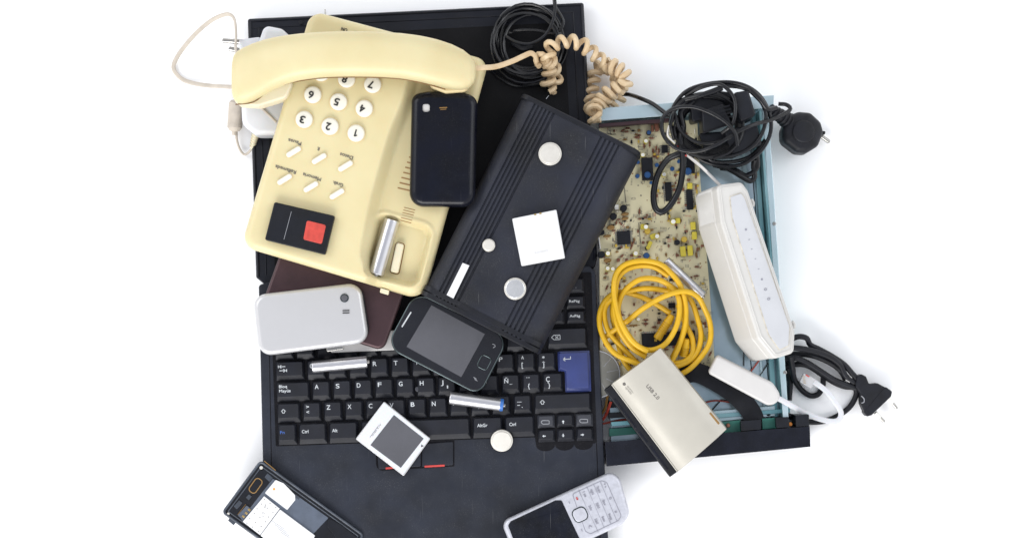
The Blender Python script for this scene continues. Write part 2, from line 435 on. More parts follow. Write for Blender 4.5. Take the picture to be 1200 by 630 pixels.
def ln(bm, a, b, z, w, mi):
    A = Vector(a); B = Vector(b); d = (B-A).normalized(); n = Vector((-d.y, d.x))*w/2
    vs = [bm.verts.new(LF.w(q.x, q.y, z)) for q in (A-n, B-n, B+n, A+n)]; f = bm.faces.new(vs); f.material_index = mi
def arr(dx, dy):
    def f(bm, X, Y, h, z, mi):
        c = Vector((X, Y)); d = Vector((dx, dy)); n = Vector((-dy, dx))
        ln(bm, c-d*h, c, z, 1.1, mi)
        vs = [bm.verts.new(LF.w(q.x, q.y, z+.02)) for q in (c+d*h, c+n*h*.8, c-n*h*.8)]; fc = bm.faces.new(vs); fc.material_index = mi
    return f
def shiftsym(bm, X, Y, h, z, mi):
    p = [(0, h), (-h, 0), (-h*.45, 0), (-h*.45, -h*.7), (h*.45, -h*.7), (h*.45, 0), (h, 0)]
    for i in range(7): ln(bm, (X+p[i][0], Y+p[i][1]), (X+p[(i+1) % 7][0], Y+p[(i+1) % 7][1]), z, 0.7, mi)
def tabsym(bm, X, Y, h, z, mi):
    ln(bm, (X, Y+2.3), (X+8, Y+2.3), z, .8, mi); ln(bm, (X, Y+.8), (X, Y+3.8), z, .9, mi); ln(bm, (X+1, Y+2.3), (X+3.4, Y+4), z, .8, mi); ln(bm, (X+1, Y+2.3), (X+3.4, Y+.6), z, .8, mi)
    ln(bm, (X+1, Y-2.3), (X+9, Y-2.3), z, .8, mi); ln(bm, (X+9.3, Y-.8), (X+9.3, Y-3.8), z, .9, mi); ln(bm, (X+8, Y-2.3), (X+5.6, Y-4), z, .8, mi); ln(bm, (X+8, Y-2.3), (X+5.6, Y-.6), z, .8, mi)
def entsym(bm, X, Y, h, z, mi):
    ln(bm, (X, Y), (X+9, Y), z, .8, mi); ln(bm, (X+8.7, Y), (X+8.7, Y+3), z, .8, mi); ln(bm, (X, Y), (X+2.6, Y+2), z, .8, mi); ln(bm, (X, Y), (X+2.6, Y-2), z, .8, mi)
def bksym(bm, X, Y, h, z, mi):
    p = [(0, 0), (3, 2.6), (10, 2.6), (10, -2.6), (3, -2.6)]
    for i in range(5): ln(bm, (X+p[i][0], Y+p[i][1]), (X+p[(i+1) % 5][0], Y+p[(i+1) % 5][1]), z, .6, mi)
    ln(bm, (X+4.5, Y+1.5), (X+8, Y-1.5), z, .6, mi); ln(bm, (X+4.5, Y-1.5), (X+8, Y+1.5), z, .6, mi)
def pagesym(bm, X, Y, h, z, mi):
    p = [(0, 1.6), (2, 2.4), (9, 2), (9, -1.8), (2, -1.8), (0, -.4)]
    for i in range(6): ln(bm, (X+p[i][0], Y+p[i][1]), (X+p[(i+1) % 6][0], Y+p[(i+1) % 6][1]), z, .7, mi)
ARW = {'<-': arr(-1, 0), '->': arr(1, 0), '^^': arr(0, 1), 'vv': arr(0, -1), 'SH': shiftsym, 'TAB': tabsym, 'ENT': entsym, 'BK': bksym, 'PG': pagesym}
# function-number row
key(0, 22.5, -24.3, -0.6); key(24.3, 46.6, -24.3, -.6); key(48.6, 70.8, -24.3, -.6, [('2', 4, 9, 5, 3, 1)])
for i in range(9): key(72.9+24.3*i, 72.9+24.3*i+22.4, -24.3, -.6, [('34567890?'[i], 4, 9, 5, 3, 1)])
key(315, 362, -27, -2, [('BK', 5, 11, 0, 0, 1)])
# letter rows
key(0, 34.2, 0, 23.6, [('TAB', 4, 9, 0, 0, 1)])
wid = {'W': 5.6, 'I': 1, 'M': 5.2, 'J': 3}
for i, c in enumerate('QWERTYUIOP'):
    u = 36.1+24.25*i; key(u, u+22.6, 0, 23.6, [(c, 4.2, 9.5, 5.2, wid.get(c, 4.2), 1)])
key(278.6, 301, 0, 23.6, [('^', 6, 10, 6, 2.6, 1), ('[', 6, 17, 5.5, 1.6, 1)])
key(302.4, 324.6, 0, 23.6, [('*', 6, 9.5, 4.5, 3, 1), (']', 6.5, 17, 5.5, 1.6, 1), ('+', 6, 13.5, 3, 3, 1)])
ent_b = [(326.5, -.5), (326.5, -23.6), (334, -23.6), (334, -48), (364, -48), (364, -.5)]
ent_t = [(328.5, -2), (328.5, -20), (336, -23), (336, -43.5), (361.5, -43.5), (361.5, -2)]
key(326.5, 364, 0, 48, [('ENT', 6, 9.5, 0, 0, 1)], m='key_blue', poly=(ent_b, ent_t))
key(0, 39.6, 24.2, 47.8, [('Bloq', 4, 7, 3.4, 9, 1), ('Mayús', 4, 12, 3.4, 13, 1)])
for i, c in enumerate('ASDFGHJKL'):
    u = 41+24.25*i; key(u, u+22.6, 24.2, 47.8, [(c, 4.2, 9.5, 5.2, wid.get(c, 4.2), 1)]+([('1', 11, 14, 3.4, 1.4, 1)] if c == 'J' else []))
key(260, 282.4, 24.2, 47.8, [('Ñ', 4, 10.5, 5.4, 4.4, 1), ('–', 10, 13, 3, 3, 1)])
key(284, 306, 24.2, 47.8, [('¨', 5.5, 9, 5, 3.6, 1), ('{', 7, 17, 5, 2, 1)])
key(307.6, 332, 24.2, 47.8, [('Ç', 4.5, 10.5, 6, 4.2, 1), ('}', 7, 17, 5, 2, 1)])
key(0, 28, 48.4, 72, [('SH', 8, 10, 2.6, 0, 1)])
key(29.3, 52, 48.4, 72, [('>', 5, 7.5, 4, 3.4, 1), ('<', 5, 13.5, 4, 3.4, 1)])
for i, c in enumerate('ZXCVBNM'):
    u = 53.8+24.3*i; key(u, u+22.6, 48.4, 72, [(c, 4.2, 9.5, 5.2, wid.get(c, 4.2), 1)])
key(223.9, 246.5, 48.4, 72, [(';', 5, 9, 4, 1, 1), (',', 9, 14, 4, 1, 1)])
key(248.2, 270.6, 48.4, 72, [(':', 5, 9, 4, 1, 1)])
key(273, 295, 48.4, 72, [('–', 5, 10, 4, 5, 1), ('-', 5, 13.5, 4, 3, 1), ('.', 10, 15, 4, 1, 1)])
key(297, 364, 48.4, 72, [('SH', 10, 10, 2.8, 0, 1)])
key(0, 22.7, 72.6, 97.6, [('Fn', 3.5, 11.5, 3.6, 5, 2)])
key(24, 57.4, 72.6, 97.6, [('Ctrl', 4.5, 11.5, 3.8, 7.5, 1)])
key(59, 93.6, 72.6, 97.6, [('Alt', 4.5, 11.5, 3.8, 6, 1)])
key(96, 223.5, 72.6, 97.6)
key(225, 260.6, 72.6, 97.6, [('AltGr', 6, 11.5, 3.8, 11.5, 1)])
key(262, 297.6, 72.6, 97.6, [('Ctrl', 6, 11.5, 3.8, 7.5, 1)])
for i in range(3):
    u = 300+22.2*i
    key(u, u+21, 72.6, 88.6, [(('PG', '^^', 'PG')[i], 5 if i != 1 else 8, 9, 2.0, 0, 3 if i != 1 else 1)], m='key_grey' if i != 1 else 'key', hgt=5)
    key(u, u+21, 89.2, 105, [(('<-', 'vv', '->')[i], 7.5, 8, 2.0, 0, 1)], hgt=5)
for i in range(2):
    key(338, 361, -63.6+17*i, -47.6+17*i, [(('RePág', 'AvPág')[i], 4, 8, 3, 12, 1)], m='key', hgt=4.6)
    key(314, 336.5, -63.6+17*i, -47.6+17*i, [(('Inicio', 'Fin')[i], 4, 8, 3, 10, 2)], m='key', hgt=4.6)
    key(290, 312.5, -63.6+17*i, -47.6+17*i, hgt=4.6)
    key(314+24*i, 336.5+24*i, -84, -66, [('- -', 8, 12, 1.5, 5, 3)], hgt=4.6)
for a in [(-1, )]: pass
bm = new(); c = (163.5, -38); slab(bm, LF, disc(*c, 3.2, 14), 0.2, 5.2, r=1.4, rb=0); obj('pointing_stick', bm, 'key_grey', lap)
# pad buttons
bm = new(); pslab(bm, LF, [(440, 520), (532.5, 513), (532.5, 546), (441, 551.5)], -1, 0.3, rc=[8, 1, 1, 8], r=0.15, rb=0, seg=1); obj('button_recess', bm, 'well', lap)
for poly, red in (([(442, 522), (470, 520), (470, 547.5), (443.5, 549.5)], ((452, 548.3), (468, 546.8))), ([(471.5, 520), (493, 518.5), (493, 546), (471.5, 547.3)], None),
             ([(494.5, 519.5), (531, 517), (531, 544.5), (494.5, 546.5)], ((497.5, 546.2), (521, 544.9)))):
    bm = new(); pslab(bm, LF, poly, 0, 1.6, rc=1.5, r=0.9, rb=0)
    bt = obj('pad_button', bm, 'laptop', lap)
    if red:
        bm = new(); bar(bm, LF, *red, 1.9, 2.2); obj('red_stripe', bm, 'red', bt)

# ------------------------------------------------------------ maroon drive case, pale cover under the phones
MF = Frame(395, 330, BT+6.5, -18)
bm = new()
pslab(bm, MF, [(303, 366), (449, 411), (493, 287), (347, 243)], 0, 15, rc=10, r=4, rb=2, seg=5)
o = obj('drive_case', bm, 'maroon'); tag(o, 'dark maroon metal case half hidden under the cream telephone', 'drive case')
bm = new()
pslab(bm, Frame(440, 405, BT+6.2, 2), [(380, 390), (478, 386), (482, 409), (388, 413)], 0, 3, rc=2, r=1)
o = obj('plastic_cover', bm, 'white_warm'); tag(o, 'thin pale grey cover peeking out between the silver phone and the black touchscreen phone', 'cover')

# ------------------------------------------------------------ telephone base
TZ = 50
TF = Frame(428, 183, TZ, -16.6)
tel = thing('telephone', 'yellowed cream push button telephone base lying upside down to the viewer', 'telephone', 428, 183, TZ)
PH = 42.0; CH = 23.0
out = rnd(ccw(TF.poly([(283.5, 289), (496, 352), (573, 70), (366, 15)], 25)), [17, 20, 14, 16], 10)
def sdf_poly(p, x, y):
    d = 1e18; inside = False; n = len(p)
    for i in range(n):
        ax, ay = p[i]; bx, by = p[(i+1) % n]
        ex, ey = bx-ax, by-ay; wx, wy = x-ax, y-ay
        t = max(0, min(1, (wx*ex+wy*ey)/(ex*ex+ey*ey+1e-12)))
        dx, dy = wx-ex*t, wy-ey*t; d = min(d, dx*dx+dy*dy)
        if (ay > y) != (by > y) and x < (bx-ax)*(y-ay)/(by-ay)+ax: inside = not inside
    return -math.sqrt(d) if inside else math.sqrt(d)
plat = TF.poly([(330, -20), (488, -20), (474, 95), (452, 158), (433, 225), (423, 270), (419, 300), (428, 322), (410, 400), (200, 340), (240, 200)], PH)
plat = catmull([(x, y, 0) for x, y in plat[1:8]], 8); plat = [(v.x, v.y) for v in plat]+TF.poly([(405, 380), (200, 340), (240, 200), (330, -20)], PH)
rec = rnd(ccw(TF.poly([(444, 250), (507, 267), (489, 336), (426, 322)], CH)), [9, 12, 12, 9], 6)
def smooth(t): t = max(0, min(1, t)); return t*t*(3-2*t)
def arc(t): t = max(0, min(1, t)); return math.sqrt(1-(1-t)**2)
def zph(x, y, sd):
    sp = sdf_poly(plat, x, y)
    z = CH+(PH-CH)*(1-smooth((sp-1)/14.0))
    sr = sdf_poly(rec, x, y)
    if sr < 8: z -= 13*smooth((1.0-sr)/6.0) 
    if sp > 3 and 0 < sr < 6: z += 1.6*math.sin(math.pi*sr/6)*smooth((sp-3)/6)
    z -= 9*(1-arc((-sd)/9.0))
    z += 0.018*(y+140)   # gentle rise towards the back
    return z
def heightfield(bm, out, zf, cell, zbot, F):
    xs = [p[0] for p in out]; ys = [p[1] for p in out]; x0, x1, y0, y1 = min(xs), max(xs), min(ys), max(ys)
    nx = int((x1-x0)/cell)+3; ny = int((y1-y0)/cell)+3; V = {}; SD = {}
    def grad(x, y):
        e = 0.3; gx = sdf_poly(out, x+e, y)-sdf_poly(out, x-e, y); gy = sdf_poly(out, x, y+e)-sdf_poly(out, x, y-e)
        l = math.hypot(gx, gy) or 1; return gx/l, gy/l
    for i in range(nx):
        for j in range(ny):
            x = x0-cell+i*cell; y = y0-cell+j*cell; sd = sdf_poly(out, x, y)
            SD[i, j] = (x, y, sd)
    edge = {}
    for i in range(nx-1):
        for j in range(ny-1):
            q = [(i, j), (i+1, j), (i+1, j+1), (i, j+1)]
            if min(SD[k][2] for k in q) > -0.35*cell: continue
            if max(SD[k][2] for k in q) > 1.5*cell: continue
            vs = []
            for k in q:
                if k not in V:
                    x, y, sd = SD[k]
                    if sd > -0.35*cell:
                        gx, gy = grad(x, y); x -= gx*sd; y -= gy*sd; sd = 0
                    V[k] = bm.verts.new(F.w(x, y, zf(x, y, sd)))
                vs.append(V[k])
            bm.faces.new(vs)
    be = [e for e in bm.edges if len(e.link_faces) == 1]
    r = bmesh.ops.extrude_edge_only(bm, edges=be)
    for v in r['geom']:
        if isinstance(v, bmesh.types.BMVert):
            l = F.Mi @ v.co; v.co = F.w(l.x*0.985, l.y*0.985, zbot)
bm = new(); heightfield(bm, out, zph, 1.7, 0, TF)
obj('body', bm, 'cream', tel)
def ztel(px, py):
    z = PH
    for _ in range(3):
        x, y = TF.l(px, py, z); z = zph(x, y, sdf_poly(out, x, y))
    return x, y, z
def upside(px, py, w, ang=180):  # baseline pixel pair centred at px,py for upside-down print
    a = R(ang); dx, dy = -math.cos(R(16.6))*w/2, -math.sin(R(16.6))*w/2
    return (px-dx, py-dy), (px+dx, py+dy)
for s, px, py in (('8', 406.3, 93), ('7', 436.8, 99.3), ('9', 376.5, 85.5), ('6', 366.7, 111.3), ('5', 396.9, 119.6), ('4', 427, 127.5), ('3', 356.7, 140.2), ('2', 386.9, 148.3), ('1', 417.4, 156.3)):
    x, y, z = ztel(px, py); bm = new()
    slab(bm, TF, disc(x, y, 11.2, 28), z-1.5, z+0.35, r=0.3, rb=0, seg=1); rg = obj('button_rim', bm, 'cream_dark', tel)
    bm = new(); slab(bm, TF, disc(x, y, 9.7, 32), z, z+4.6, r=2.6, rb=0, seg=5, dome=0.5)
    fx, fy = px, py+4.4*-1
    a, b = upside(px-1.2, py-4.0, 5.6 if s != '1' else 3.4)
    if s == '1':
        up = (-.286, .958); rt_ = (-.958, -.286); c0 = (px-1, py-.5)
        tp = (c0[0]+up[0]*4, c0[1]+up[1]*4); bt_ = (c0[0]-up[0]*4, c0[1]-up[1]*4)
        bar(bm, TF, bt_, tp, z+5.55, 1.5, 1); bar(bm, TF, tp, (tp[0]-rt_[0]*2.6-up[0]*2, tp[1]-rt_[1]*2.6-up[1]*2), z+5.6, 1.3, 1)
    else: text(bm, TF, s, a, b, z+5.6, 1, bold=0.32, height=8.2)
    obj('number_button', bm, ['button', 'ink'], tel)
for s, px, py, w in (('Pausa', 344.3, 178, 15), ('R', 374.2, 186, 2.5), ('Datos', 405, 194.7, 15), ('Rellamada', 333.7, 210.3, 24), ('Memoria', 364.5, 219, 21), ('Grab.', 395, 227.3, 12)):
    x, y, z = ztel(px, py); bm = new(); a = R(48)
    c, sn = math.cos(a), math.sin(a)
    cap = [(x+c*X-sn*Y, y+sn*X+c*Y) for X, Y in rnd(rect(0, 0, 18.5, 6.0), 2.9, 5)]
    slab(bm, TF, cap, z, z+3.4, r=1.6, rb=0, seg=4); k = obj('function_button', bm, 'button', tel)
    bm = new(); cap = [(x+c*X-sn*Y, y+sn*X+c*Y) for X, Y in rnd(rect(.6, -.4, 20.5, 8.0), 3.6, 5)]
    slab(bm, TF, cap, z-1, z+0.15, r=0.1, rb=0, seg=1); obj('button_slot', bm, 'cream_dark', tel)
    bm = new(); a_, b_ = upside(px+1.5-(2 if s == 'R' else 0), py-13.5, w*1.05)
    text(bm, TF, s, a_, b_, z+0.7, 0, bold=0.12, height=4.0); obj('button_caption', bm, 'ink_grey', tel)
bm = new(); a_, b_ = upside(404, 33, 7); x, y, z = ztel(404, 33); text(bm, TF, 'ON', a_, b_, z+.6, 0, bold=.15, height=4); obj('button_caption', bm, 'ink', tel)
for k in range(8):
    px = 466+2.2*k; py = 220-6*k; x, y, z = ztel(px+6, py+1); bm = new(); bar(bm, TF, (px, py), (px+20, py+4.8), z+0.15, 1.5); obj('vent_slot', bm, 'ink_brown', tel)
for k in range(6):
    px = 473.5-.9*k; py = 243+3*k; x, y, z = ztel(px+6, py+1); bm = new(); bar(bm, TF, (px, py), (px+13, py+3.2), z+0.15, 0.9); obj('vent_slot', bm, 'ink_brown', tel)
x, y, z = ztel(465, 301); bm = new(); a = R(-73+16.6-3)
cap = rnd(ccw(TF.poly([(464.5, 283.5), (473.5, 286), (466.5, 320.5), (457, 318)], z+7)), 2.5, 4)
slab(bm, TF, cap, z-2, z+6.5, r=2, rb=0, seg=4); hk = obj('hook_switch', bm, 'cream_pale', tel)
bm = new(); slab(bm, TF, inset(cap, -1.2), z-2, z+0.35, r=.2, rb=0, seg=1); obj('switch_slot', bm, 'seam', hk)
bm = new(); x, y, z = ztel(452, 338); pslab(bm, TF, [(446, 337), (456, 340), (455, 345.5), (445, 342.5)], 10, 19, rc=1, r=.6); obj('front_tab', bm, 'cream_pale', tel)

# handset ------------------------------------------------------
HZ = 118.0
hs = thing('telephone_handset', 'cream telephone handset lying across the top of the telephone', 'handset', 415, 85, 95)
st = [ # x, ytop, ybottom, z of the crown, thickness
 (272.2, 84, 100, -13, 8), (272.8, 71, 113, -8, 20), (274.8, 64.5, 118, -6, 25), (279, 60, 121.5, -4, 30), (286, 56.2, 121.8, -2, 33), (296, 51.6, 119, 0, 34), (308, 47.6, 112.5, 2, 35), (320, 44.6, 105.2, 4, 36),
 (335, 42, 98.6, 6, 36), (352, 40, 94.2, 8, 36), (375, 38, 91, 10, 35), (405, 37, 89.8, 11, 34), (440, 37.6, 90.2, 11, 34), (470, 39.4, 92, 10, 34), (492, 42.2, 96, 8, 35), (512, 46.5, 101, 5, 35), (530, 52.6, 105, 1, 34), (543, 59, 105.5, -2, 31), (551, 65.4, 102, -5, 26), (555.5, 71, 97, -8, 19), (557.6, 77, 91, -11, 9)]
def hring(x, yt, yb, dz, th, n=40, e=3.2, scale=1.0):
    zt = HZ+dz+14; zb = zt-th; zc = (zt+zb)/2
    A = P(x, yt, zc); B = P(x, yb, zc); c = (A+B)/2; hw = (A-B).length/2*scale; hh = th/2*scale
    out_ = []
    for k in range(n):
        a = 2*math.pi*k/n; cs, sn = math.cos(a), math.sin(a)
        yy = math.copysign(abs(cs)**(2/e), cs)*hw; zz = math.copysign(abs(sn)**(2/e), sn)*hh
        zz = zz if zz > 0 else zz
        out_.append(Vector((c.x, c.y+yy, zc+zz)))
    return out_
def interp(st, m=4):
    o_ = catmull([Vector((s[0], s[1], s[2])) for s in st], 3); # geometry only for plan
    res = []
    for i in range(len(st)-1):
        for j in range(m):
            t = j/m; res.append(tuple(st[i][k]+(st[i+1][k]-st[i][k])*t for k in range(5)))
    res.append(st[-1]); 
    # smooth pass
    for _ in range(3):
        res = [res[0]]+[tuple((res[i-1][k]+2*res[i][k]+res[i+1][k])/4 if k else res[i][0] for k in range(5)) for i in range(1, len(res)-1)]+[res[-1]]
    return res
bm = new(); ST = interp(st)
loft(bm, [hring(*s, e=2.7) for s in ST])
obj('upper_shell', bm, 'cream', hs)
bm = new()
pslab(bm, Frame(305, 105, 82, 0), [(274.5, 122.5), (273.5, 84), (332, 70), (343, 97), (335.5, 114.5), (303, 124.5)], -4, 24, rc=[4, 10, 10, 7, 8, 8], r=3, rb=2)
obj('ear_cup', bm, 'cream_pale', hs)
bm = new()
pslab(bm, Frame(530, 90, 80, 0), [(502, 101), (508, 66), (548, 64), (556, 88), (546, 107), (522, 109)], -2, 26, rc=7, r=3, rb=2)
obj('mouth_cup', bm, 'cream_dark', hs)
bm = new()   # seam line, follows the lower shell
sp = [(276, 121.5), (290, 120.5), (300, 117.2), (313, 107.3), (333, 98.2), (352, 94), (375, 90.8), (405, 89.6), (440, 90), (470, 91.8), (492, 95.8), (510, 100.5), (522, 104)]
pts = []
for x, y in sp:
    s = min(ST, key=lambda q: abs(q[0]-x)); pts.append(P(x, y+0.9, HZ+s[3]+14-s[4]/2-1))
tube(bm, pts, 0.75, 6); obj('seam', bm, 'seam', hs)

# coiled cord ---------------------------------------------------
cord = thing('coiled_phone_cord', 'tan coiled telephone cord looping from the handset over the laptop corner', 'phone cord', 690, 90, 20)
bm = new()
tube(bm, [P(552, 80.5, 112), P(566, 79.5, 108), P(582, 78, 92), (P(600, 72, 80)), P(613, 66, 72), P(622, 62.5, 66), P(627, 66, 62), P(629, 73, 58)], 3.1, 10, flat=0.62)
obj('straight_end', bm, 'cord_cream', cord)
def coil(bm, path, rad, pitch, r, phase=0.0, rfun=None, flat=1.0):
    path = catmull(path, 1.0); T, U = frames(path); pts = []; s = 0; last = path[0]
    for i, p in enumerate(path):
        if i: s += (p-path[i-1]).length
        a = phase+2*math.pi*s/pitch
        rr = rad*(1+0.1*math.sin(s*0.13+phase))
        v = T[i].cross(U[i]); pts.append(p+U[i]*math.cos(a)*rr+v*math.sin(a)*rr)
    # resample for even density
    tube(bm, pts, r, 8, smoothp=False, flat=flat)
    return pts
cz = Z(560, 0, 4.2)
def CP(pts): return [P(*cz(x, y), z) for x, y, z in pts]
bm = new()
coil(bm, CP([(298, 300, 56), (330, 285, 50), (350, 320, 46), (352, 360, 44), (345, 400, 40), (350, 440, 34)]), 6.2, 10.5, 3.4, 2.2)
coil(bm, CP([(350, 440, 34), (380, 400, 34), (380, 350, 40), (350, 290, 54), (345, 260, 58), (370, 222, 58), (430, 205, 56), (490, 210, 54), (540, 240, 50), (590, 283, 44), (640, 315, 38)]), 6.4, 13.0, 3.1, 1.0)
coil(bm, CP([(640, 315, 38), (690, 345, 44), (725, 375, 48), (725, 410, 50), (690, 435, 48), (645, 460, 46), (600, 505, 44), (570, 550, 52), (585, 600, 50)]), 7.0, 9.6, 3.4, 0.5)
coil(bm, CP([(560, 560, 28), (560, 500, 20), (562, 450, 17), (570, 390, 15), (585, 340, 15), (640, 330, 16), (690, 400, 16), (700, 470, 18), (660, 520, 22), (610, 545, 26)]), 6.2, 10.5, 3.2, 0.2)
obj('coiled_section', bm, 'cord_cream', cord)

# white charger and its cord ------------------------------------
chg = thing('plug_charger', 'glossy white wall charger with two pins tucked under the handset', 'charger', 300, 90, 0)
CF = Frame(310, 100, 22, 0)
bm = new()
pslab(bm, CF, [(281, 100), (283, 145), (298, 158), (328, 158), (348, 140), (348, 50), (330, 33), (309, 29), (302, 50)], 0, 40, rc=[14, 14, 12, 12, 12, 12, 12, 8, 20], n=8, r=7, rb=4, seg=6)
obj('charger_body', bm, 'white', chg)
bm = new(); pslab(bm, Frame(295, 50, 22, 0), [(279, 46), (303, 43), (330, 60), (300, 75), (281, 66)], -6, 24, rc=4, r=4); obj('plug_face', bm, 'white', chg)
for a, b in (((284, 49.5), (260.5, 47.6)), ((284, 60), (268, 57.2))):
    bm = new(); A = P(*a, 34); B = P(*b, 34); l = (B-A).length
    lathe(bm, A, B, [(0, 3.2), (l*.45, 3.2), (l*.46, 2.8), (l-1, 2.8), (l, 1.4)], 14); obj('pin', bm, 'steel', chg)
bm = new(); tube(bm, [P(300.5, 153, 36), P(299, 160, 30), P(295.5, 174, 16)], lambda t: 3.4-1.4*t, 14)
for k in range(7):
    t = (k+0.5)/7; c = P(300.6-5*t, 153+20*t, 36-20*t); lathe(bm, c+Vector((.2, 1, .9)), c-Vector((.3, 1.2, .9)), [(0, 3.9-1.3*t), (.4, 4.9-1.5*t), (1.4, 4.9-1.5*t), (1.8, 3.9-1.3*t)], 14)
obj('strain_relief', bm, 'cream_pale', chg)
bm = new(); tube(bm, [P(297, 117, 64), P(310, 130, 63), P(324, 143.5, 62)], 1.5, 8); obj('charger_wire', bm, 'cord_white', chg)
lc = thing('line_cord', 'thin off white cord looped out to the left, with a barrel connector below the handset', 'cord', 240, 70, 0)
bm = new()
tube(bm, [P(300, 107, 52), P(285, 103, 46), P(268, 101.8, 26), P(245, 100.4, 8), P(226, 97.5, 3), P(212, 92, 3), P(203.5, 81, 4), P(206, 70, 5), P(216, 55, 8), P(231, 38, 12), P(248, 24, 18), P(262, 17.6, 24), P(270, 17.5, 30), P(275, 24, 36), P(276.6, 40, 46), P(276.5, 60, 70), P(284, 78, 90)], 2.5, 8, flat=0.6)
tube(bm, [P(277, 153, 12), P(277.5, 164, 8), P(281, 175, 5), P(286, 181, 5), P(291, 179, 8), P(295.6, 173, 15)], 1.5, 8)
obj('cord', bm, 'cord_white', lc)
bm = new(); A = P(277.3, 117, 16); B = P(274.5, 157, 13); 
prof = [(0, 3), (1, 6.5), (4, 8.6)]+[(4+k*1.4+d, 8.9-(0.35 if d else 0)) for k in range(19) for d in (0, .7)]+[(32, 8.8), (36, 6), (37, 3), (41, 2.6)]
lathe(bm, A, B, prof, 24); obj('barrel_connector', bm, 'cord_white', lc)

# ------------------------------------------------------------ things on the telephone
zt = TZ+PH+3
z1 = Z(270, 150, 3.987)
def telplane(px, py, add=0.0):
    x, y, z = ztel(px, py); return TZ+z+add
rm = thing('remote_fob', 'flat black remote with a red square button lying on the telephone', 'remote', 351, 267, telplane(351, 267))
RF = Frame(351, 267, telplane(351, 267, 0.6), -13.5)
bm = new(); pslab(bm, RF, [z1(205, 345), z1(488, 410), z1(443, 592), z1(160, 522)], 0, 8, rc=2.2, r=1.3); obj('case', bm, 'black', rm)
bm = new(); pslab(bm, RF, [z1(357, 431), z1(447, 453), z1(427, 542), z1(340, 520)], 7, 8.6, rc=2.2, r=0.4, rb=0); obj('red_button', bm, 'remote_red', rm)
bm = new(); bar(bm, RF, z1(285, 390), z1(250, 520), 8.1, 0.45); obj('battery_door_line', bm, 'legend_grey', rm)

def battery(name, label, a, b, rad, za, zb=None, ring=None, plus='b', group='loose cylindrical batteries'):
    zb = za if zb is None else zb
    A = P(*a, za); B = P(*b, zb); L_ = (B-A).length
    t = thing(name, label, 'battery', (a[0]+b[0])/2, (a[1]+b[1])/2, min(za, zb)-rad, group)
    if plus == 'a': A, B = B, A
    bm = new(); e = 0.02*L_
    lathe(bm, A, B, [(0.6, rad*0.45), (0.6, rad*.8), (0.0, rad*.88), (0.5, rad*0.97), (1.3, rad), (L_*.965, rad), (L_*.985, rad*.94), (L_*.99, rad*.7)], 36); obj('can', bm, 'battery', t)
    bm = new(); lathe(bm, A+(B-A).normalized()*(L_*.975), B+(B-A).normalized()*2, [(0, rad*.36), (L_*.025+1.2, rad*.36), (L_*.025+1.9, rad*.28)], 20); obj('positive_tip', bm, 'battery_end', t)
    if ring:
        bm = new(); lathe(bm, A, B, [(L_*.93, rad*0.9), (L_*.93, rad*1.012), (L_*.965, rad*1.012), (L_*.99, rad*.96), (L_*.992, rad*.6)], 36); obj('coloured_band', bm, ring, t)
    return t
zr = telplane(455, 300)
battery('aa_battery', 'bare silver battery standing in the cradle recess of the telephone', (459.5, 257.5), (440.5, 322), 8.6, zr+10.5, zr+9.5, plus='b')
battery('aa_battery', 'silver battery lying on the top row of keys below the silver phone', (431, 423.6), (366, 429.6), 6.9, BT+6.5+7, plus='a')
battery('aa_battery', 'silver battery with a blue band at one end lying on the keyboard', (527, 465.8), (590.5, 474.4), 7.2, BT+6.3+7.2, ring='blue')
battery('aaa_battery', 'slim silver battery partly under the coil of yellow cable', (780.5, 305), (824, 347), 5.4, 37, 36)

# black back cover
bs = thing('phone_back_cover', 'glossy navy black phone back cover with a square camera hole', 'phone cover', 518, 175, 92)
BF = Frame(519, 174, 84, 0, 2.5, 0)
ol = [(480, 240), (479.5, 232), (482, 120), (484, 111), (494, 107.5), (519, 105.5), (543, 108), (554, 112), (558.5, 119), (557, 233), (553, 242)]
def cover(bm, hole):
    p = rnd(ccw(BF.poly([(479, 242), (482, 110), (500, 106.5), (540, 106.5), (559.5, 113), (556.5, 242.5)], 14)), [15, 14, 14, 14, 14, 16], 8)
    rings = []
    for i, z in ((0, 0), (0, 4), (0.5, 8), (1.8, 11), (4.0, 13), (7, 14), (9.5, 14.3)): rings.append([BF.w(x, y, z) for x, y in inset(p, i)])
    vs = loft(bm, rings, False, False)
    # top with a hole: bridge to the hole loop through triangulation
    top = vs[-1]; hv = [bm.verts.new(BF.w(x, y, 14.3)) for x, y in hole]; hb = [bm.verts.new(BF.w(x, y, 11)) for x, y in hole]
    n = len(hv); es = []
    for i in range(n):
        es.append(bm.edges.new((hv[i], hv[(i+1) % n])))
        bm.faces.new((hv[i], hv[(i+1) % n], hb[(i+1) % n], hb[i]))
    for i in range(len(top)): es.append(bm.edges.get((top[i], top[(i+1) % len(top)])))
    bmesh.ops.triangle_fill(bm, use_beauty=True, edges=es)
hole = rnd(ccw(BF.poly([(495, 122), (503.4, 122), (503.8, 131), (495.3, 131.3)], 14.3)), 2.5, 3)
bm = new(); cover(bm, hole); obj('cover_shell', bm, 'shell', bs)
bm = new(); slab(bm, BF, rnd(ccw(BF.poly([(492, 119), (507, 119), (507, 134), (492, 134)], 10)), 3), 10, 12.9, r=.5); obj('hole_backing', bm, 'white_warm', bs)
bm = new(); bar(bm, BF, (515, 126.5), (524, 126), 14.6, 1.1); bar(bm, BF, (516, 128.5), (523, 128), 14.6, .7); obj('speaker_slit', bm, 'cap_brown', bs)

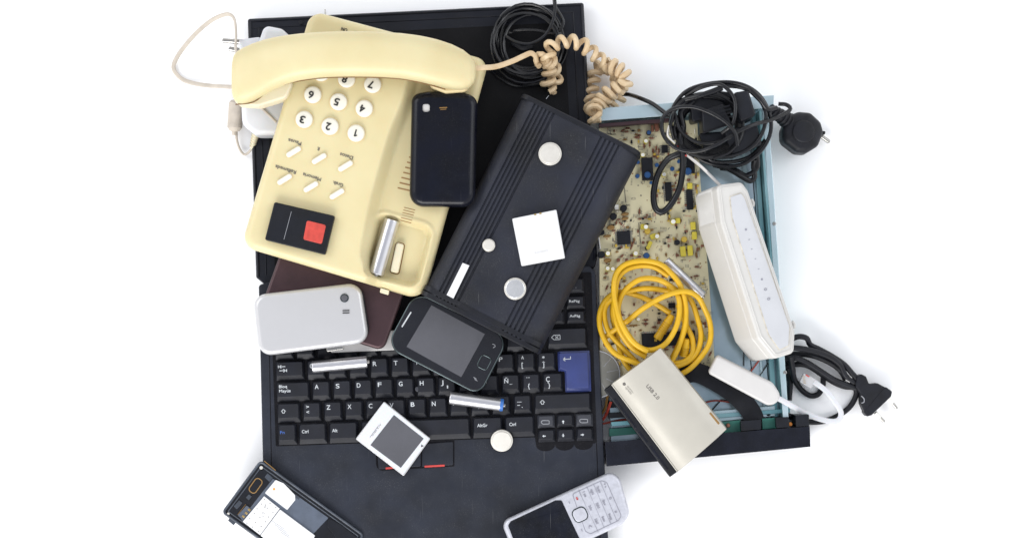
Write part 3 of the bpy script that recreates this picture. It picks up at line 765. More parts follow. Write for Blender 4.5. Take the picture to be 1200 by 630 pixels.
# silver phone face down
z3 = Z(270, 280, 3.987)
sp_ = thing('mobile_phone', 'silver smartphone lying face down with its camera lens showing', 'mobile phone', 365, 375, BT+20)
SF = Frame(365, 375, BT+22.5, 7, 0, 0)
bm = new(); pslab(bm, SF, [(298, 350), (424, 331.5), (434.5, 398), (306, 417)], 0, 6, rc=15, r=0.8, rb=2); obj('side_frame', bm, 'black', sp_)
bm = new(); pslab(bm, SF, [(295.5, 345.5), (422, 330.5), (432.5, 401), (303.5, 417.5)], 3, 15.5, rc=[15, 15, 15, 15], r=5.5, rb=.5, seg=7, dome=0.8); obj('back_cover', bm, 'silver', sp_)
bm = new(); c = SF.l(*z3(533, 275), 16); slab(bm, SF, disc(*c, 4.9), 15, 16.9, r=.5, rb=0); ln_ = obj('camera_lens', bm, 'chrome', sp_)
bm = new(); slab(bm, SF, disc(*c, 3.7), 16, 17.1, r=.3, rb=0, dome=.3); obj('lens_glass', bm, 'glass_dark', ln_)
for k in (0, 1):
    bm = new(); bar(bm, SF, z3(524, 334+11*k), z3(556, 333+11*k), 16.7, 1.1); obj('speaker_slot', bm, 'ink', sp_)
bm = new(); pslab(bm, SF, [(382, 405), (402, 402), (403, 409), (383, 412)], 1, 7, rc=1.5, r=1); obj('side_port', bm, 'steel', sp_)

# black touchscreen phone
z4 = Z(450, 270, 3.148)
tp = thing('touchscreen_phone', 'black touchscreen phone with a grey blank screen resting on the keyboard', 'mobile phone', 525, 402, BT+6.5)
PF = Frame(525, 402, BT+6.8, -27)
oc = [(487, 341), (597, 395), (562, 463), (452, 406)]
bm = new(); pslab(bm, PF, oc, 0, 12.5, rc=[18, 14, 18, 18], r=2.2, rb=4, seg=4, n=10); obj('body', bm, 'black', tp)
bm = new(); p = rnd(ccw(PF.poly(oc, 12)), [18, 14, 18, 18], 10)
p = inset(p, 0.9); tube(bm, [PF.w(x, y, 11.4) for x, y in p], 1.15, 8, smoothp=False, closed=True); obj('chrome_rim', bm, 'chrome', tp)
bm = new(); slab(bm, PF, inset(p, 1.2), 11, 13.1, r=.3, rb=0, seg=2); obj('front_glass', bm, 'face_black', tp)
bm = new(); pslab(bm, PF, [z4(175, 275), z4(372, 381), z4(285, 540), z4(83, 428)], 12.5, 13.3, r=.05, rb=0, seg=1); obj('screen', bm, 'glass_dark', tp)
bm = new(); bar(bm, PF, z4(100, 300), z4(66, 355), 13.4, 1.5); obj('earpiece', bm, 'legend', tp)
bm = new(); c = PF.l(*z4(370, 486), 13.3); q = rnd(rect(0, 0, 12.5, 15), 3.6)
a = R(0); q = [(c[0]+x, c[1]+y) for x, y in q]
tube(bm, [PF.w(x, y, 13.3) for x, y in q], .55, 6, smoothp=False, closed=True); hb = obj('home_button', bm, 'chrome', tp)
bm = new()
for k in range(3): bar(bm, PF, z4(330+4*k*0.6, 540+k*4.5), z4(340+4*k*.6, 545+k*4.5), 13.4, .55)
tube(bm, [PF.w(*PF.l(*z4(x, y), 13.4), 13.4) for x, y in ((400, 418), (408, 420), (410, 428), (402, 431))], .4, 5)
obj('touch_icon', bm, 'legend_grey', tp)

# ------------------------------------------------------------ black external drive box
z2 = Z(490, 100, 3.148)
DR = Frame(620, 258, 43, -27, 0, -5.0)
dr = thing('external_drive', 'large black ridged drive box lying diagonally over the laptop and the opened player', 'drive box', 620, 258, 40)
DT = 44
# local outline: x across, y along
A_ = DR.l(613, 105, DT); B_ = DR.l(748, 183, DT-8); C_ = DR.l(617, 407, DT); D_ = DR.l(496, 347, DT)
xL = (A_[0]+D_[0])/2-2; xR = B_[0]; yT = (A_[1]+DR.l(740, 175, DT)[1])/2; yB = (C_[1]+D_[1])/2
print('drive', A_, B_, C_, D_, xL, xR, yT, yB)
def prof_drive():
    pr = []  # (x,z) around the section, starting bottom-left going to the right
    w0, w1 = xL, xR
    pr += [(w0+6, 0), (w1-6, 0), (w1-1, 3), (w1, 8), (w1, 20), (w1-2, 30), (w1-7, 38), (w1-14, 42.6), (w1-18, 43.6)]
    x = w1-20
    for k in range(5):
        pr += [(x, DT), (x-3.1, DT), (x-3.6, DT-1.9), (x-5.0, DT-1.9)]; x -= 5.5
    pr += [(x, DT-0.3)]
    xe = w0+44; pr += [(xe, DT-0.3)]; x = xe-1
    for k in range(6):
        pr += [(x, DT-1.9), (x-1.4, DT-1.9), (x-1.9, DT), (x-4.2, DT)]; x -= 4.7
    pr += [(w0+12, 43.0), (w0+6, 40), (w0+2, 34), (w0, 24), (w0, 8), (w0+1, 3)]
    return pr
pr = prof_drive()
bm = new(); loft(bm, [[DR.w(x, yB+5, z) for x, z in pr], [DR.w(x, yT-5, z) for x, z in pr]])
obj('case', bm, 'drive', dr)
def capr(bm, y0, y1, zt, g):
    o_ = rnd([(xL-g, -0.5), (xR+g, -0.5), (xR+g, zt), (xL-g, zt)], [4, 4, 14, 10], 8)
    sgn = 1 if y1 > y0 else -1
    rings = [[DR.w(x, y0, z) for x, z in o_], [DR.w(x, y1-sgn*1, z) for x, z in o_], [DR.w(x, y1, z) for x, z in inset(o_, 1)]]
    loft(bm, rings)
bm = new(); capr(bm, yB+5.5, yB, DT+0.4, 0.4); capr(bm, yB+12.5, yB+6.3, DT+0.25, 0.1); obj('front_cap', bm, 'drive_side', dr)
bm = new(); capr(bm, yT-5.5, yT, DT+0.4, 0.4); obj('rear_cap', bm, 'drive_side', dr)
bm = new(); pslab(bm, DR, [z4(290, 119), z4(315, 129), z4(252, 259), z4(226, 247)], DT-1, DT+0.15, r=.05, rb=0, seg=1); obj('label_strip', bm, 'label_white', dr)
bm = new(); bar(bm, DR, (640, 116), (643, 112), DT+.7, .5); obj('case_mark', bm, 'legend_grey', dr)
def on_drive(px, py, z=DT): x, y = DR.l(px, py, z); return x, y
def cell(label, px, py, r, F, z0, h, m='cell', shiny=False):
    x, y = F.l(px, py, z0+h); t_ = F.w(x, y, z0)
    t = bpy.data.objects.new('button_cell', None); col.objects.link(t); t.location = t_*S; t.empty_display_size = .01
    tag(t, label, 'battery', 'loose button cell batteries')
    bm = new(); slab(bm, F, disc(x, y, r, 40), z0, z0+h*.72, r=.5, rb=.4); obj('can', bm, 'cell' if not shiny else 'cell', t)
    bm = new(); slab(bm, F, disc(x, y, r*.88, 40), z0+.2, z0+h, r=min(.9, h*.3), rb=0, dome=0 if not shiny else .3); obj('cap', bm, m, t)
    return t
cell('large button cell near the upper end of the black drive box', 644.5, 180, 13, DR, DT, 4)
cell('smallest button cell left of the white square battery', 572.5, 287, 7.2, DR, DT, 5)
cell('mirror bright button cell near the lower end of the black drive box', 603.5, 338, 12.4, DR, DT, 4, 'cell_shiny', True)
cell('matt button cell lying on the laptop palm rest, leaning on the bottom row of keys', 588, 516.5, 12.8, Frame(588, 517, BT+3.4, 2, 11), 0, 5)
wb = thing('phone_battery', 'plain white square phone battery lying on the black drive box', 'battery', 630, 278, 85)
Q = [z2(345, 492), z2(510, 458), z4(668, 101), z4(506, 131)]
bm = new(); pslab(bm, DR, [(600, 256), (652, 245.5), (662, 302), (611, 311.5)], DT+.1, DT+6, rc=1.4, r=.9); obj('cell_body', bm, 'label_white', wb)
bm = new()
for a, b in (((626, 251.5), (628.5, 251)), ((632, 250.2), (634.5, 249.8))): bar(bm, DR, a, b, DT+6.1, 1.8)
obj('contact', bm, 'brass', wb)
bm = new(); text(bm, DR, 'Li-ion', (627, 297), (642, 294), DT+6.15, 0, height=2.4); obj('faint_print', bm, 'white_warm', wb)

# white framed battery on the keyboard ---------------------------
sb = thing('phone_battery', 'white phone battery with a dark grey square lying across the space bar', 'battery', 461, 514, BT+6)
VF = Frame(461, 514, BT+6.6, -36)
fr4 = [(450, 470), (504.5, 513.5), (473, 557.5), (416.5, 514)]
bm = new(); pslab(bm, VF, fr4, 0, 6, rc=1.6, r=.9); obj('cell_body', bm, 'silver', sb)
bm = new(); pslab(bm, VF, [(450, 471.2), (503, 513.5), (472.5, 555.5), (418, 514)], 5.5, 6.2, rc=1, r=.1, rb=0, seg=1); obj('label', bm, 'white', sb)
bm = new(); pslab(bm, VF, [(461.6, 485.7), (496.6, 513.3), (469.7, 547.7), (434, 521)], 6, 6.35, rc=.5, r=.1, rb=0, seg=1); obj('grey_panel', bm, 'glass_dark', sb)
bm = new(); text(bm, VF, 'Li-ion 3.7V', (437, 510.5), (447, 497), 6.35, 0, height=2); bar(bm, VF, (433.5, 512), (443, 499), 6.3, .4); obj('print', bm, 'ink_grey', sb)
bm = new(); c = VF.l(494.5, 522, 6.35)
vs = [bm.verts.new(VF.w(c[0]+x, c[1]+y, 6.4)) for x, y in ((-1.6, 1), (1.6, 1), (0, -1.8))]; bm.faces.new(vs); obj('arrow_mark', bm, 'ink', sb)

# opened phone bottom left ---------------------------------------
z5 = Z(250, 530, 6.3)
op = thing('opened_phone', 'black mobile phone with its back off showing a white sim card', 'mobile phone', 350, 610, 0)
OF = Frame(345, 612, 32, -35.5, -1.5, 3)
d = Vector((0.812, 0.584)); L2 = 150
A1 = Vector(z5(348, 55)); B1 = Vector(z5(62, 440)); C1 = B1+d*L2; D1 = A1+d*L2
bm = new(); pslab(bm, OF, [tuple(A1), tuple(B1), tuple(C1), tuple(D1)], -10, 2, rc=[5, 8, 8, 5], r=1.2, rb=2); obj('body', bm, 'black', op)
bm = new(); p = rnd(ccw(OF.poly([tuple(A1), tuple(B1), tuple(C1), tuple(D1)], 3.4)), 5, 5); p = inset(p, 1.0)
tube(bm, [OF.w(x, y, 2.6) for x, y in p], 1.5, 8, smoothp=False, closed=True); obj('outer_rim', bm, 'phone_inner', op)
bm = new(); p2 = inset(p, 4.2); tube(bm, [OF.w(x, y, 2.2) for x, y in p2], 0.7, 6, smoothp=False, closed=True); obj('inner_ridge', bm, 'phone_inner', op)
bm = new(); pslab(bm, OF, ZP(z5, [(440, 190), (205, 492), (575, 770), (850, 480)]), 1, 2.5, rc=1, r=.2, rb=0); obj('inner_tray', bm, 'phone_inner2', op)
bm = new(); pslab(bm, OF, ZP(z5, [(460, 200), (380, 297), (545, 422), (605, 348), (603, 312), (520, 226)]), 2.4, 3.6, rc=1.2, r=.2, rb=0); sim = obj('sim_card', bm, 'label_white', op)
bm = new(); c = OF.l(*z5(448, 268), 3.7); slab(bm, OF, disc(*c, 1.4, 12), 3.4, 3.75, r=.05, rb=0, seg=1); obj('orange_mark', bm, 'orange', sim)
bm = new(); pslab(bm, OF, ZP(z5, [(375, 320), (217, 508), (345, 607), (490, 412)]), 2.4, 4.0, rc=.6, r=.2, rb=0)
for i in range(6):
    for j in range(3):
        c = OF.l(*z5(377-27*i+(i % 2)*6+42*j, 343+40*i*0.95+30*j-(i*3)), 4.05); slab(bm, OF, disc(*c, .6, 8), 3.9, 4.1, r=.03, rb=0, seg=1, mi=1)
text(bm, OF, 'RF', z5(385, 405), z5(392, 380), 4.1, 1, height=1.6); text(bm, OF, '1 /', z5(370, 470), z5(382, 442), 4.1, 1, height=1.6)
obj('shield_plate', bm, ['label_white', 'ink_grey'], op)
bm = new(); pslab(bm, OF, ZP(z5, [(492, 418), (347, 610), (610, 810), (752, 612)]), 2.4, 4.6, rc=1, r=.4, rb=0); obj('white_sticker', bm, 'label_white', op)
for pts in ([(400, 150), (440, 185), (415, 215), (378, 180)], [(150, 395), (190, 350), (215, 370), (175, 418)], [(240, 330), (262, 305), (285, 322), (262, 350)], [(120, 480), (165, 515), (150, 535), (108, 500)], [(600, 300), (640, 330), (628, 345), (607, 330)]):
    bm = new(); pslab(bm, OF, ZP(z5, pts), 1.6, 3.0, rc=.5, r=.3); obj('inner_bracket', bm, 'phone_inner', op)
bm = new(); bar(bm, OF, z5(375, 60), z5(460, 130), 3.9, .9); bar(bm, OF, z5(180, 455), z5(240, 380), 3.0, .5); obj('worn_edge', bm, 'cap_brown', op)
bm = new()
for k in range(4): bar(bm, OF, z5(430+22*k, 500+28*k), z5(520+22*k, 560+28*k), 4.7, .25)
obj('faint_print', bm, 'legend_grey', op)
for c_, rr in (((353, 110), 3.4), ((110, 450), 2.6)):
    bm = new(); c = OF.l(*z5(*c_), 3.2); slab(bm, OF, disc(*c, rr, 18), 1.8, 2.5, r=.2, rb=0); sc_ = obj('screw_seat', bm, 'well', op)
    bm = new(); slab(bm, OF, disc(*c, rr*.6, 14), 2, 3.3, r=.5, rb=0); obj('screw', bm, 'cell', sc_)
bm = new(); c = OF.l(*z5(312, 243), 3); ov = [(c[0]+x, c[1]+y) for x, y in rnd(rect(0, 0, 9, 18), 3.8)]
tube(bm, [OF.w(x, y, 2.3) for x, y in ov], .7, 6, smoothp=False, closed=True); obj('speaker_gasket', bm, 'cap_brown', op)
bm = new(); pslab(bm, OF, ZP(z5, [(245, 388), (180, 460), (212, 492), (280, 415)]), 1.5, 3.6, rc=.6, r=.3); cb = obj('contact_block', bm, 'phone_inner2', op)
for c_ in ((265, 420), (243, 445), (222, 470)):
    bm = new(); c = OF.l(*z5(*c_), 4); slab(bm, OF, rect(c[0], c[1], 3, 2.2), 3.4, 4.2, r=.2, rb=0); obj('gold_contact', bm, 'brass', cb)
bm = new(); pslab(bm, OF, ZP(z5, [(850, 480), (940, 530), (1080, 640), (960, 700), (840, 540)]), 2, 3.4, rc=2, r=.4); obj('tape_patch', bm, 'black', op)

# keypad phone bottom right ----------------------------------------
z6 = Z(580, 550, 7.06)
kp = thing('keypad_phone', 'silver keypad mobile phone lying over the lower right edge of the laptop', 'mobile phone', 665, 605, 28)
KF = Frame(670, 605, BT+2, 25)
ko = ZP(z6, [(72, 480), (110, 405), (480, 238), (870, 62), (975, 48), (1045, 130), (1105, 330), (1090, 425), (940, 500), (560, 670), (180, 840), (60, 700)])
kr = [4, 5, 30, 20, 8, 10, 10, 8, 20, 20, 10, 10]
kpoly = rnd(ccw(KF.poly(ZP(z6, [(60, 455), (135, 395), (880, 62), (1000, 40), (1110, 330), (1060, 455), (560, 700), (180, 860), (60, 700)]), 12)), [6, 14, 24, 26, 30, 26, 20, 20, 10], 8)
kpoly = rnd(ccw(KF.poly(ZP(z6, [(50, 432), (960, 18), (1035, 65), (1120, 370), (1050, 455), (220, 850)]), 12)), [13, 12, 30, 16, 14, 10], 9)
bm = new(); slab(bm, KF, kpoly, 0, 12.5, r=4.5, rb=3, seg=5, dome=.5); obj('body', bm, 'silver_phone', kp)
bm = new(); pslab(bm, KF, ZP(z6, [(108, 460), (130, 425), (500, 252), (552, 252), (720, 610), (620, 700), (250, 860), (200, 700)]), 10, 13.3, rc=[3, 3, 5, 5, 2, 3, 3, 3], r=.4, rb=0); obj('front_glass', bm, 'glass_black', kp)
bm = new(); pslab(bm, KF, ZP(z6, [(200, 500), (250, 420), (570, 330), (660, 540), (560, 640), (300, 740)]), 12.5, 13.5, rc=3, r=.1, rb=0, seg=1); obj('screen', bm, 'glass_black', kp)
def kline(bm, a, b, w=.28, z=13.1): bar(bm, KF, z6(*a), z6(*b), z, w, h=.1)
kpd = [(640, 200), (880, 90), (925, 105), (1045, 380), (1020, 420), (790, 530), (750, 510)]
bm = new(); pp = rnd(ccw(KF.poly(ZP(z6, kpd), 13)), 3, 5); tube(bm, [KF.w(x, y, 12.95) for x, y in pp], .32, 6, smoothp=False, closed=True)
for a, b in (((690, 165), (855, 515)), ((760, 140), (905, 480)), ((815, 118), (960, 450)), ((870, 95), (1010, 425))): kline(bm, a, b)
obj('key_outline', bm, 'router_dark', kp)
bm = new(); c = KF.l(*z6(704, 370), 13.5); q = rnd(rect(0, 0, 17.5, 17), 6); q = [(c[0]+x, c[1]+y) for x, y in q]
slab(bm, KF, q, 12, 13.8, r=.8, rb=0); dp = obj('navigation_key', bm, 'chrome', kp)
bm = new(); q = rnd(rect(0, 0, 15.2, 14.6), 5); q = [(c[0]+x, c[1]+y) for x, y in q]; slab(bm, KF, q, 13, 14.6, r=.8, rb=0, dome=.3); obj('select_key', bm, 'silver_phone', dp)
kd = Vector((0.40, 0.915))   # direction along a key row, in the picture
def kt(s, x, y, w=22, m=0): text(kbm, KF, s, z6(x, y), z6(x+w*.42, y+w*.92), 13.35, m, height=3.0, bold=.14)
kbm = new()
for i, row in enumerate((('1', '4', '7', '*'), ('2', '5', '8', '0'), ('3', '6', '9', '#'))): pass
rows = [((725, 185), ('1 oo', '2abc', '3def')), ((785, 165), ('4ghi', '5jkl', '6mno')), ((838, 142), ('7pqrs', '8tuv', '9wxyz')), ((893, 118), ('* +', '0', '#'))]
for (x0, y0), ks in rows:
    for j, s in enumerate(ks): kt(s, x0+j*48, y0+j*112, 9+len(s)*9)
kt('-', 604, 262, 22); kt('-', 708, 490, 22); kt('(', 775, 460, 26)
obj('key_print', kbm, 'router_dark', kp)
kbm = new(); kt('o', 668, 228, 26); kt('-', 674, 234, 18); obj('red_key_print', kbm, 'red', kp)

# ------------------------------------------------------------ opened player chassis
ch = thing('player_chassis', 'opened metal disc player chassis with a beige circuit board and black front', 'electronic chassis', 815, 320, 0)
bm = new(); pslab(bm, G, [(701, 140), (898, 122), (926, 497), (716, 520)], 0.5, 3, r=.5); obj('floor_pan', bm, 'zinc_floor', ch)
def wall(name, pts, z0, z1, m, rc=0):
    bm = new(); pslab(bm, G, pts, z0, z1, rc=rc, r=.5); return obj(name, bm, m, ch)
wall('rear_wall', [(702, 139), (904, 122), (904, 125.5), (702, 142.5)], 1, 40, 'zinc')
wall('rear_flange', [(700, 127), (907, 111.5), (906.5, 126), (702, 142)], 40.2, 42, 'zinc')
wall('rear_lip', [(702, 145), (800, 137), (800, 141.5), (702, 149.5)], 28, 39, 'maroon')
wall('side_wall', [(889, 130), (892, 129.5), (921, 495), (918, 495)], 2, 36, 'teal')
wall('side_flange', [(893.5, 127), (900.5, 126.5), (924.5, 495), (918, 495.5)], 36.2, 37.6, 'zinc')
wall('side_channel', [(881, 135), (886, 134), (912, 496), (906, 496)], 3.2, 14, 'teal')
wall('side_rail', [(866, 135), (870, 134), (899, 496), (896, 497)], 3.2, 7, 'zinc')
bm = new()
for a, b in (((888, 190), (909, 490)), ((878, 150), (904, 494)), ((861, 215), (884, 470))):
    bar(bm, G, a, b, 3.6, 1.0)
obj('panel_gap', bm, 'well', ch)
for px, py in ((921.5, 436), (909, 262)):
    bm = new(); c = P(px-1.5, py, 38); slab(bm, G, disc(c.x, c.y, 2.2, 14), 37, 39, r=.8, rb=0); obj('screw', bm, 'steel', ch)
fr = wall('front_bezel', [(709, 517.5), (949, 499), (949.8, 523), (711, 546)], 0.5, 40, 'black_gloss')
for pts in ([(868, 493), (891.5, 491), (892, 502.5), (868.5, 504.5)], [(909, 489), (924, 488), (925, 500), (910, 501)], [(932.5, 486), (948, 485), (948.5, 498.5), (933, 499.5)]):
    wall('bezel_tab', pts, 4, 40.3, 'black', .8)
wall('front_crossbar', [(716, 494), (926, 478), (926, 483), (717, 499)], 3, 22, 'teal')
wall('floor_shade_bar', [(713, 484), (806, 477), (806, 483), (713, 490)], 3, 16, 'black')  # black strip added to stand in for shade on the chassis floor
wall('floor_shade_bar', [(714, 502), (850, 492), (850, 499), (714, 511)], 3, 18, 'pcb_green')  # dark green strip, also added to darken the floor here
wall('floor_shade_plate', [(712, 470), (800, 463), (800, 470), (712, 478)], 3, 9, 'drive_side')  # dark plate added as shade over the bright floor pan
wall('cross_plate', [(806, 484), (908, 475), (908.5, 487), (807, 497)], 14, 20, 'zinc')
g1 = wall('switch_board', [(845, 494), (868, 492), (868.5, 505), (845.5, 507)], 22, 30, 'pcb_green')
wall('switch_board', [(893, 490), (910, 489), (910.5, 501), (893.5, 502.5)], 22, 30, 'pcb_green')
for px, py, m in ((853.5, 498, 'resistor'), (926.5, 496.8, 'orange')):
    bm = new(); c = P(px, py, 34); slab(bm, G, disc(c.x, c.y, 2.4, 14), 29, 34, r=1.2, rb=0); obj('indicator_lamp', bm, m, ch)
bm = new(); c = P(900.5, 484.5, 20); slab(bm, G, disc(c.x, c.y, 2.6, 14), 19, 20.3, r=.1, rb=0, seg=1); obj('plate_hole', bm, 'well', ch)
# wires and struts on the floor
z7 = Z(780, 400, 4.2)
for a, b, w in (((225, 342), (275, 285), 5), ((275, 285), (370, 300), 4), ((465, 165), (520, 85), 5), ((515, 85), (515, 190), 4), ((385, 0), (385, 120), 5), ((220, 345), (390, 340), 4), ((250, 380), (380, 372), 3)):
    bm = new(); A = P(*z7(*a), 7); B = P(*z7(*b), 7); tube(bm, [A, B], w/4.2/1.6, 6, smoothp=False); obj('brace_wire', bm, 'cable_black', ch)
bm = new(); tube(bm, [P(*z7(420, 145), 8), P(*z7(440, 120), 9), P(*z7(475, 70), 8)], 1.0, 6); obj('red_wire', bm, 'red_wire', ch); bm = new()
tube(bm, [P(*z7(190, 300), 9), P(*z7(250, 290), 10), P(*z7(330, 300), 9)], 1.0, 6); obj('red_wire', bm, 'red_wire', ch); bm = new()
tube(bm, [P(716, 470, 12), P(711, 484, 10), P(706, 492, 10)], 1.8, 6); obj('red_wire', bm, 'red_wire', ch); bm = new(); tube(bm, [P(706, 496, 8), P(735, 491, 8), P(760, 494, 8)], 1.3, 6)
obj('red_wire', bm, 'red_wire', ch)
bm = new(); tube(bm, [P(712, 462, 14), P(709, 478, 10), P(702, 488, 10)], 1.7, 6); obj('brown_wire', bm, 'cap_brown', ch)
bm = new()  # flat ribbon cable
cen = catmull([P(796, 440, 28), P(815, 436, 30), P(838, 446, 30), (P(862, 462, 29)), P(880, 482, 28), P(886, 500, 28)], 3); T_, U_ = frames(cen)
rg = []
for i, p in enumerate(cen):
    n = Vector((-T_[i].y, T_[i].x, 0)).normalized()*11.5; rg.append([p-n-Vector((0, 0, .4)), p+n-Vector((0, 0, .4)), p+n+Vector((0, 0, .4)), p-n+Vector((0, 0, .4))])
loft(bm, rg); obj('ribbon_cable', bm, 'rubber', ch)
bm = new(); pslab(bm, G, [(818, 431), (834, 435), (834, 443), (819, 440)], 18, 22, rc=1, r=.5); obj('ribbon_socket', bm, 'zinc', ch)
dk = None
bm = new(); c = P(699, 438, 22); slab(bm, G, disc(c.x, c.y, 27, 48), 22.5, 25.2, r=1.2, rb=0); dk = obj('disc_spindle', bm, 'disk', ch)
bm = new(); tube(bm, [Vector((c.x+27*math.cos(t/24*math.pi), c.y+27*math.sin(t/24*math.pi), 25.2)) for t in range(48)], 0.9, 6, smoothp=False, closed=True)
for k in range(10):
    a = k*math.pi/5+.2; tube(bm, [Vector((c.x+12*math.cos(a), c.y+12*math.sin(a), 25.1)), Vector((c.x+25*math.cos(a), c.y+25*math.sin(a), 25.1))], .35, 5, smoothp=False)
obj('spindle_rib', bm, 'legend_grey', dk)
bm = new(); pslab(bm, G, [(719, 440), (735, 470), (728, 476), (716, 455)], 6, 9, rc=1, r=.4); obj('bracket', bm, 'zinc', ch)
# circuit board
PZ = 22
bm = new(); pslab(bm, G, [(702, 150), (817, 140), (821, 215), (831, 330), (838, 430), (836, 441), (703, 446)], PZ-3, PZ, rc=1, r=.3); pcb = obj('circuit_board', bm, 'pcb', ch)
za = Z(690, 110, 5.253); zb_ = Z(690, 200, 5.253); zc_ = Z(690, 290, 4.5)
def comp(name, bm, m): return obj(name, bm, m, pcb)
def ic(px, py, w, h, rot=0, pins='lr', z=3.5, mark=False):
    c = P(px, py, PZ+z); F = Frame(px, py, PZ, rot); bm = new()
    slab(bm, F, rnd(rect(0, 0, w, h), .6, 2), .5, z, r=.4, rb=0)
    for sgn in (-1, 1):
        if 'l' in pins:
            n = int(h/2.2)
            for k in range(n):
                y = -h/2+(k+.5)*h/n; slab(bm, F, rect(sgn*(w/2+1), y, 2.4, .9), .15, 1.2, r=.1, rb=0, seg=1, mi=1)
        if 't' in pins:
            n = int(w/2.2)
            for k in range(n):
                x = -w/2+(k+.5)*w/n; slab(bm, F, rect(x, sgn*(h/2+1), .9, 2.4), .15, 1.2, r=.1, rb=0, seg=1, mi=1)
    comp('chip', bm, ['black', 'steel'])
def cyl(px, py, r, h, side, top, name='capacitor', lean=(0, 0)):
    A = P(px, py, PZ+h); A.z = PZ; B = P(px, py, PZ+h)+Vector((lean[0], lean[1], 0))
    bm = new(); L_ = (B-A).length; lathe(bm, A, B, [(0.2, r), (L_-1, r), (L_-.3, r*.93), (L_-.3, r*.8)], 18)
    lathe(bm, A, B, [(L_-1, r*.78), (L_+.1, r*.8), (L_+.12, r*.3)], 18, mi=1); comp(name, bm, [side, top])
def lying(px, py, l, r, ang, side, top=None):
    c = P(px, py, PZ+r+.5); d_ = Vector((math.cos(R(ang)), math.sin(R(ang)), 0)); bm = new()
    lathe(bm, c-d_*l/2, c+d_*l/2, [(0, r*.75), (.5, r), (l-.8, r), (l, r*.8)], 16)
    if top: lathe(bm, c+d_*(l/2), c+d_*(l/2+1), [(0, r*.8), (.25, r*.8), (.3, r*.2)], 16, mi=1)
    comp('capacitor', bm, [side, top or side])
def box(px, py, w, h, z, m, rot=0, name='capacitor', rr=1.0):
    F = Frame(px, py, PZ, rot); bm = new(); slab(bm, F, rnd(rect(0, 0, w, h), rr, 3), .3, z, r=min(.8, z*.3), rb=0); comp(name, bm, m)
def res(px, py, l, ang, m='resistor'):
    c = P(px, py, PZ+2); d_ = Vector((math.cos(R(ang)), math.sin(R(ang)), 0)); bm = new()
    lathe(bm, c-d_*l/2, c+d_*l/2, [(0, .3), (l*.2, .3), (l*.22, 1.1), (l*.3, 1.3), (l*.4, 1.0), (l*.6, 1.0), (l*.7, 1.3), (l*.78, 1.1), (l*.8, .3), (l, .3)], 10); comp('resistor', bm, m)
# chips
ic(*zb_(215, 413), 15.5, 15.5, 4, 'lt', 2.6); ic(*zb_(490, 130), 7.5, 22, 4); ic(*zb_(620, 180), 7.5, 23, 3)
ic(*za(358, 465), 13, 26, 3, '', 8); ic(*za(615, 440), 12, 20, 3, '', 8); ic(*za(466, 340), 7, 9, 2)
ic(*zc_(420, 480), 62, 16, 4, 't', 3); ic(*zc_(437, 305), 8, 6, 4, 't')
# standing electrolytics
for (x, y) in ((352, 290), (333, 375), (465, 495)): cyl(*za(x, y), 2.7, 9, 'cap_yellow', 'cap_white')
for (x, y, r) in ((352, 345, 3.0), (421, 403, 3.0), (289, 508, 3.2), (118, 508, 3.0), (148, 603, 2.6), (116, 600, 2.8), (520, 313, 3.2), (463, 23, 2.6)): cyl(*zb_(x, y), r, 9, 'cap_yellow', 'cap_white')
for (x, y) in ((262, 377), (248, 30), (600, 415)): cyl(*zc_(x, y), 2.6, 8, 'cap_yellow', 'cap_white')
for (x, y, r) in ((215, 230, 4.0), (152, 280, 4.2), (78, 515, 4.2), (80, 378, 3.4), (545, 440, 3.2)): cyl(*zb_(x, y), r, 10, 'black', 'black')
cyl(*za(370, 238), 2.8, 6, 'black', 'cap_blue')
# blue parts
for (x, y, r) in ((362, 497, 3.8), (420, 437, 2.4), (515, 460, 2.6), (612, 475, 4.2), (300, 505, 2.6), (385, 545, 2.0), (303, 420, 2.2), (556, 415, 2.2)): cyl(*za(x, y), r, 10 if r > 3 else 6, 'cap_blue', 'cap_blue')
cyl(*zb_(355, 522), 3.6, 4, 'cap_blue', 'cap_blue')
# yellow parts
for (x, y, w, h, a) in ((333, 345, 6, 6, 0), (395, 405, 7, 6, 20), (370, 460, 4.4, 10, -25), (545, 308, 6, 6, 0), (640, 340, 6, 9, 3), (648, 400, 6, 9, 3), (578, 497, 6.4, 12, 6), (622, 492, 6.2, 12, 4), (620, 95, 6, 7, 0)): box(*zb_(x, y), w, h, 6, 'cap_yellow', a)
for (x, y, w, h, a) in ((600, 470, 5, 9, 20), (640, 460, 5, 5, 0)): box(*zc_(x, y), w, h, 5, 'cap_yellow', a)
for (x, y) in ((588, 422), (362, 372)): cyl(*zb_(x, y), 3.6, 5, 'gold_cap', 'gold_cap')
# brown discs
for (x, y, w, h) in ((222, 268, 9, 4), (222, 295, 8, 4), (135, 350, 9, 6), (112, 403, 9, 3.6), (115, 552, 9, 5), (113, 290, 5, 5)): 
    F = Frame(*zb_(x, y), PZ, 6); bm = new(); slab(bm, F, disc(0, 0, w/2, 18, h/2), .4, 5, r=1, rb=0); comp('disc_capacitor', bm, 'cap_brown')
for (x, y, w, h) in ((415, 200, 5, 12), (390, 215, 3, 8)): box(*za(x, y), w, h, 6, 'resistor', 10)
box(*zb_(170, 225), 5, 6, 5, 'cap_white', 0, 'connector'); box(*zb_(60, 430), 2.5, 22, 8, 'steel', 8, 'heat_sink')
for (x, y, l, a) in ((300, 270, 8, 0), (340, 320, 8, 90), (375, 310, 9, 90), (395, 350, 8, 90), (415, 335, 8, 88), (430, 350, 8, 92), (295, 265, 8, 3), (385, 272, 8, 0), (405, 385, 8, 3), (240, 212, 7, 0), (210, 225, 7, 30), (232, 232, 7, 5), (440, 200, 7, 90)): res(*za(x, y), l, a)
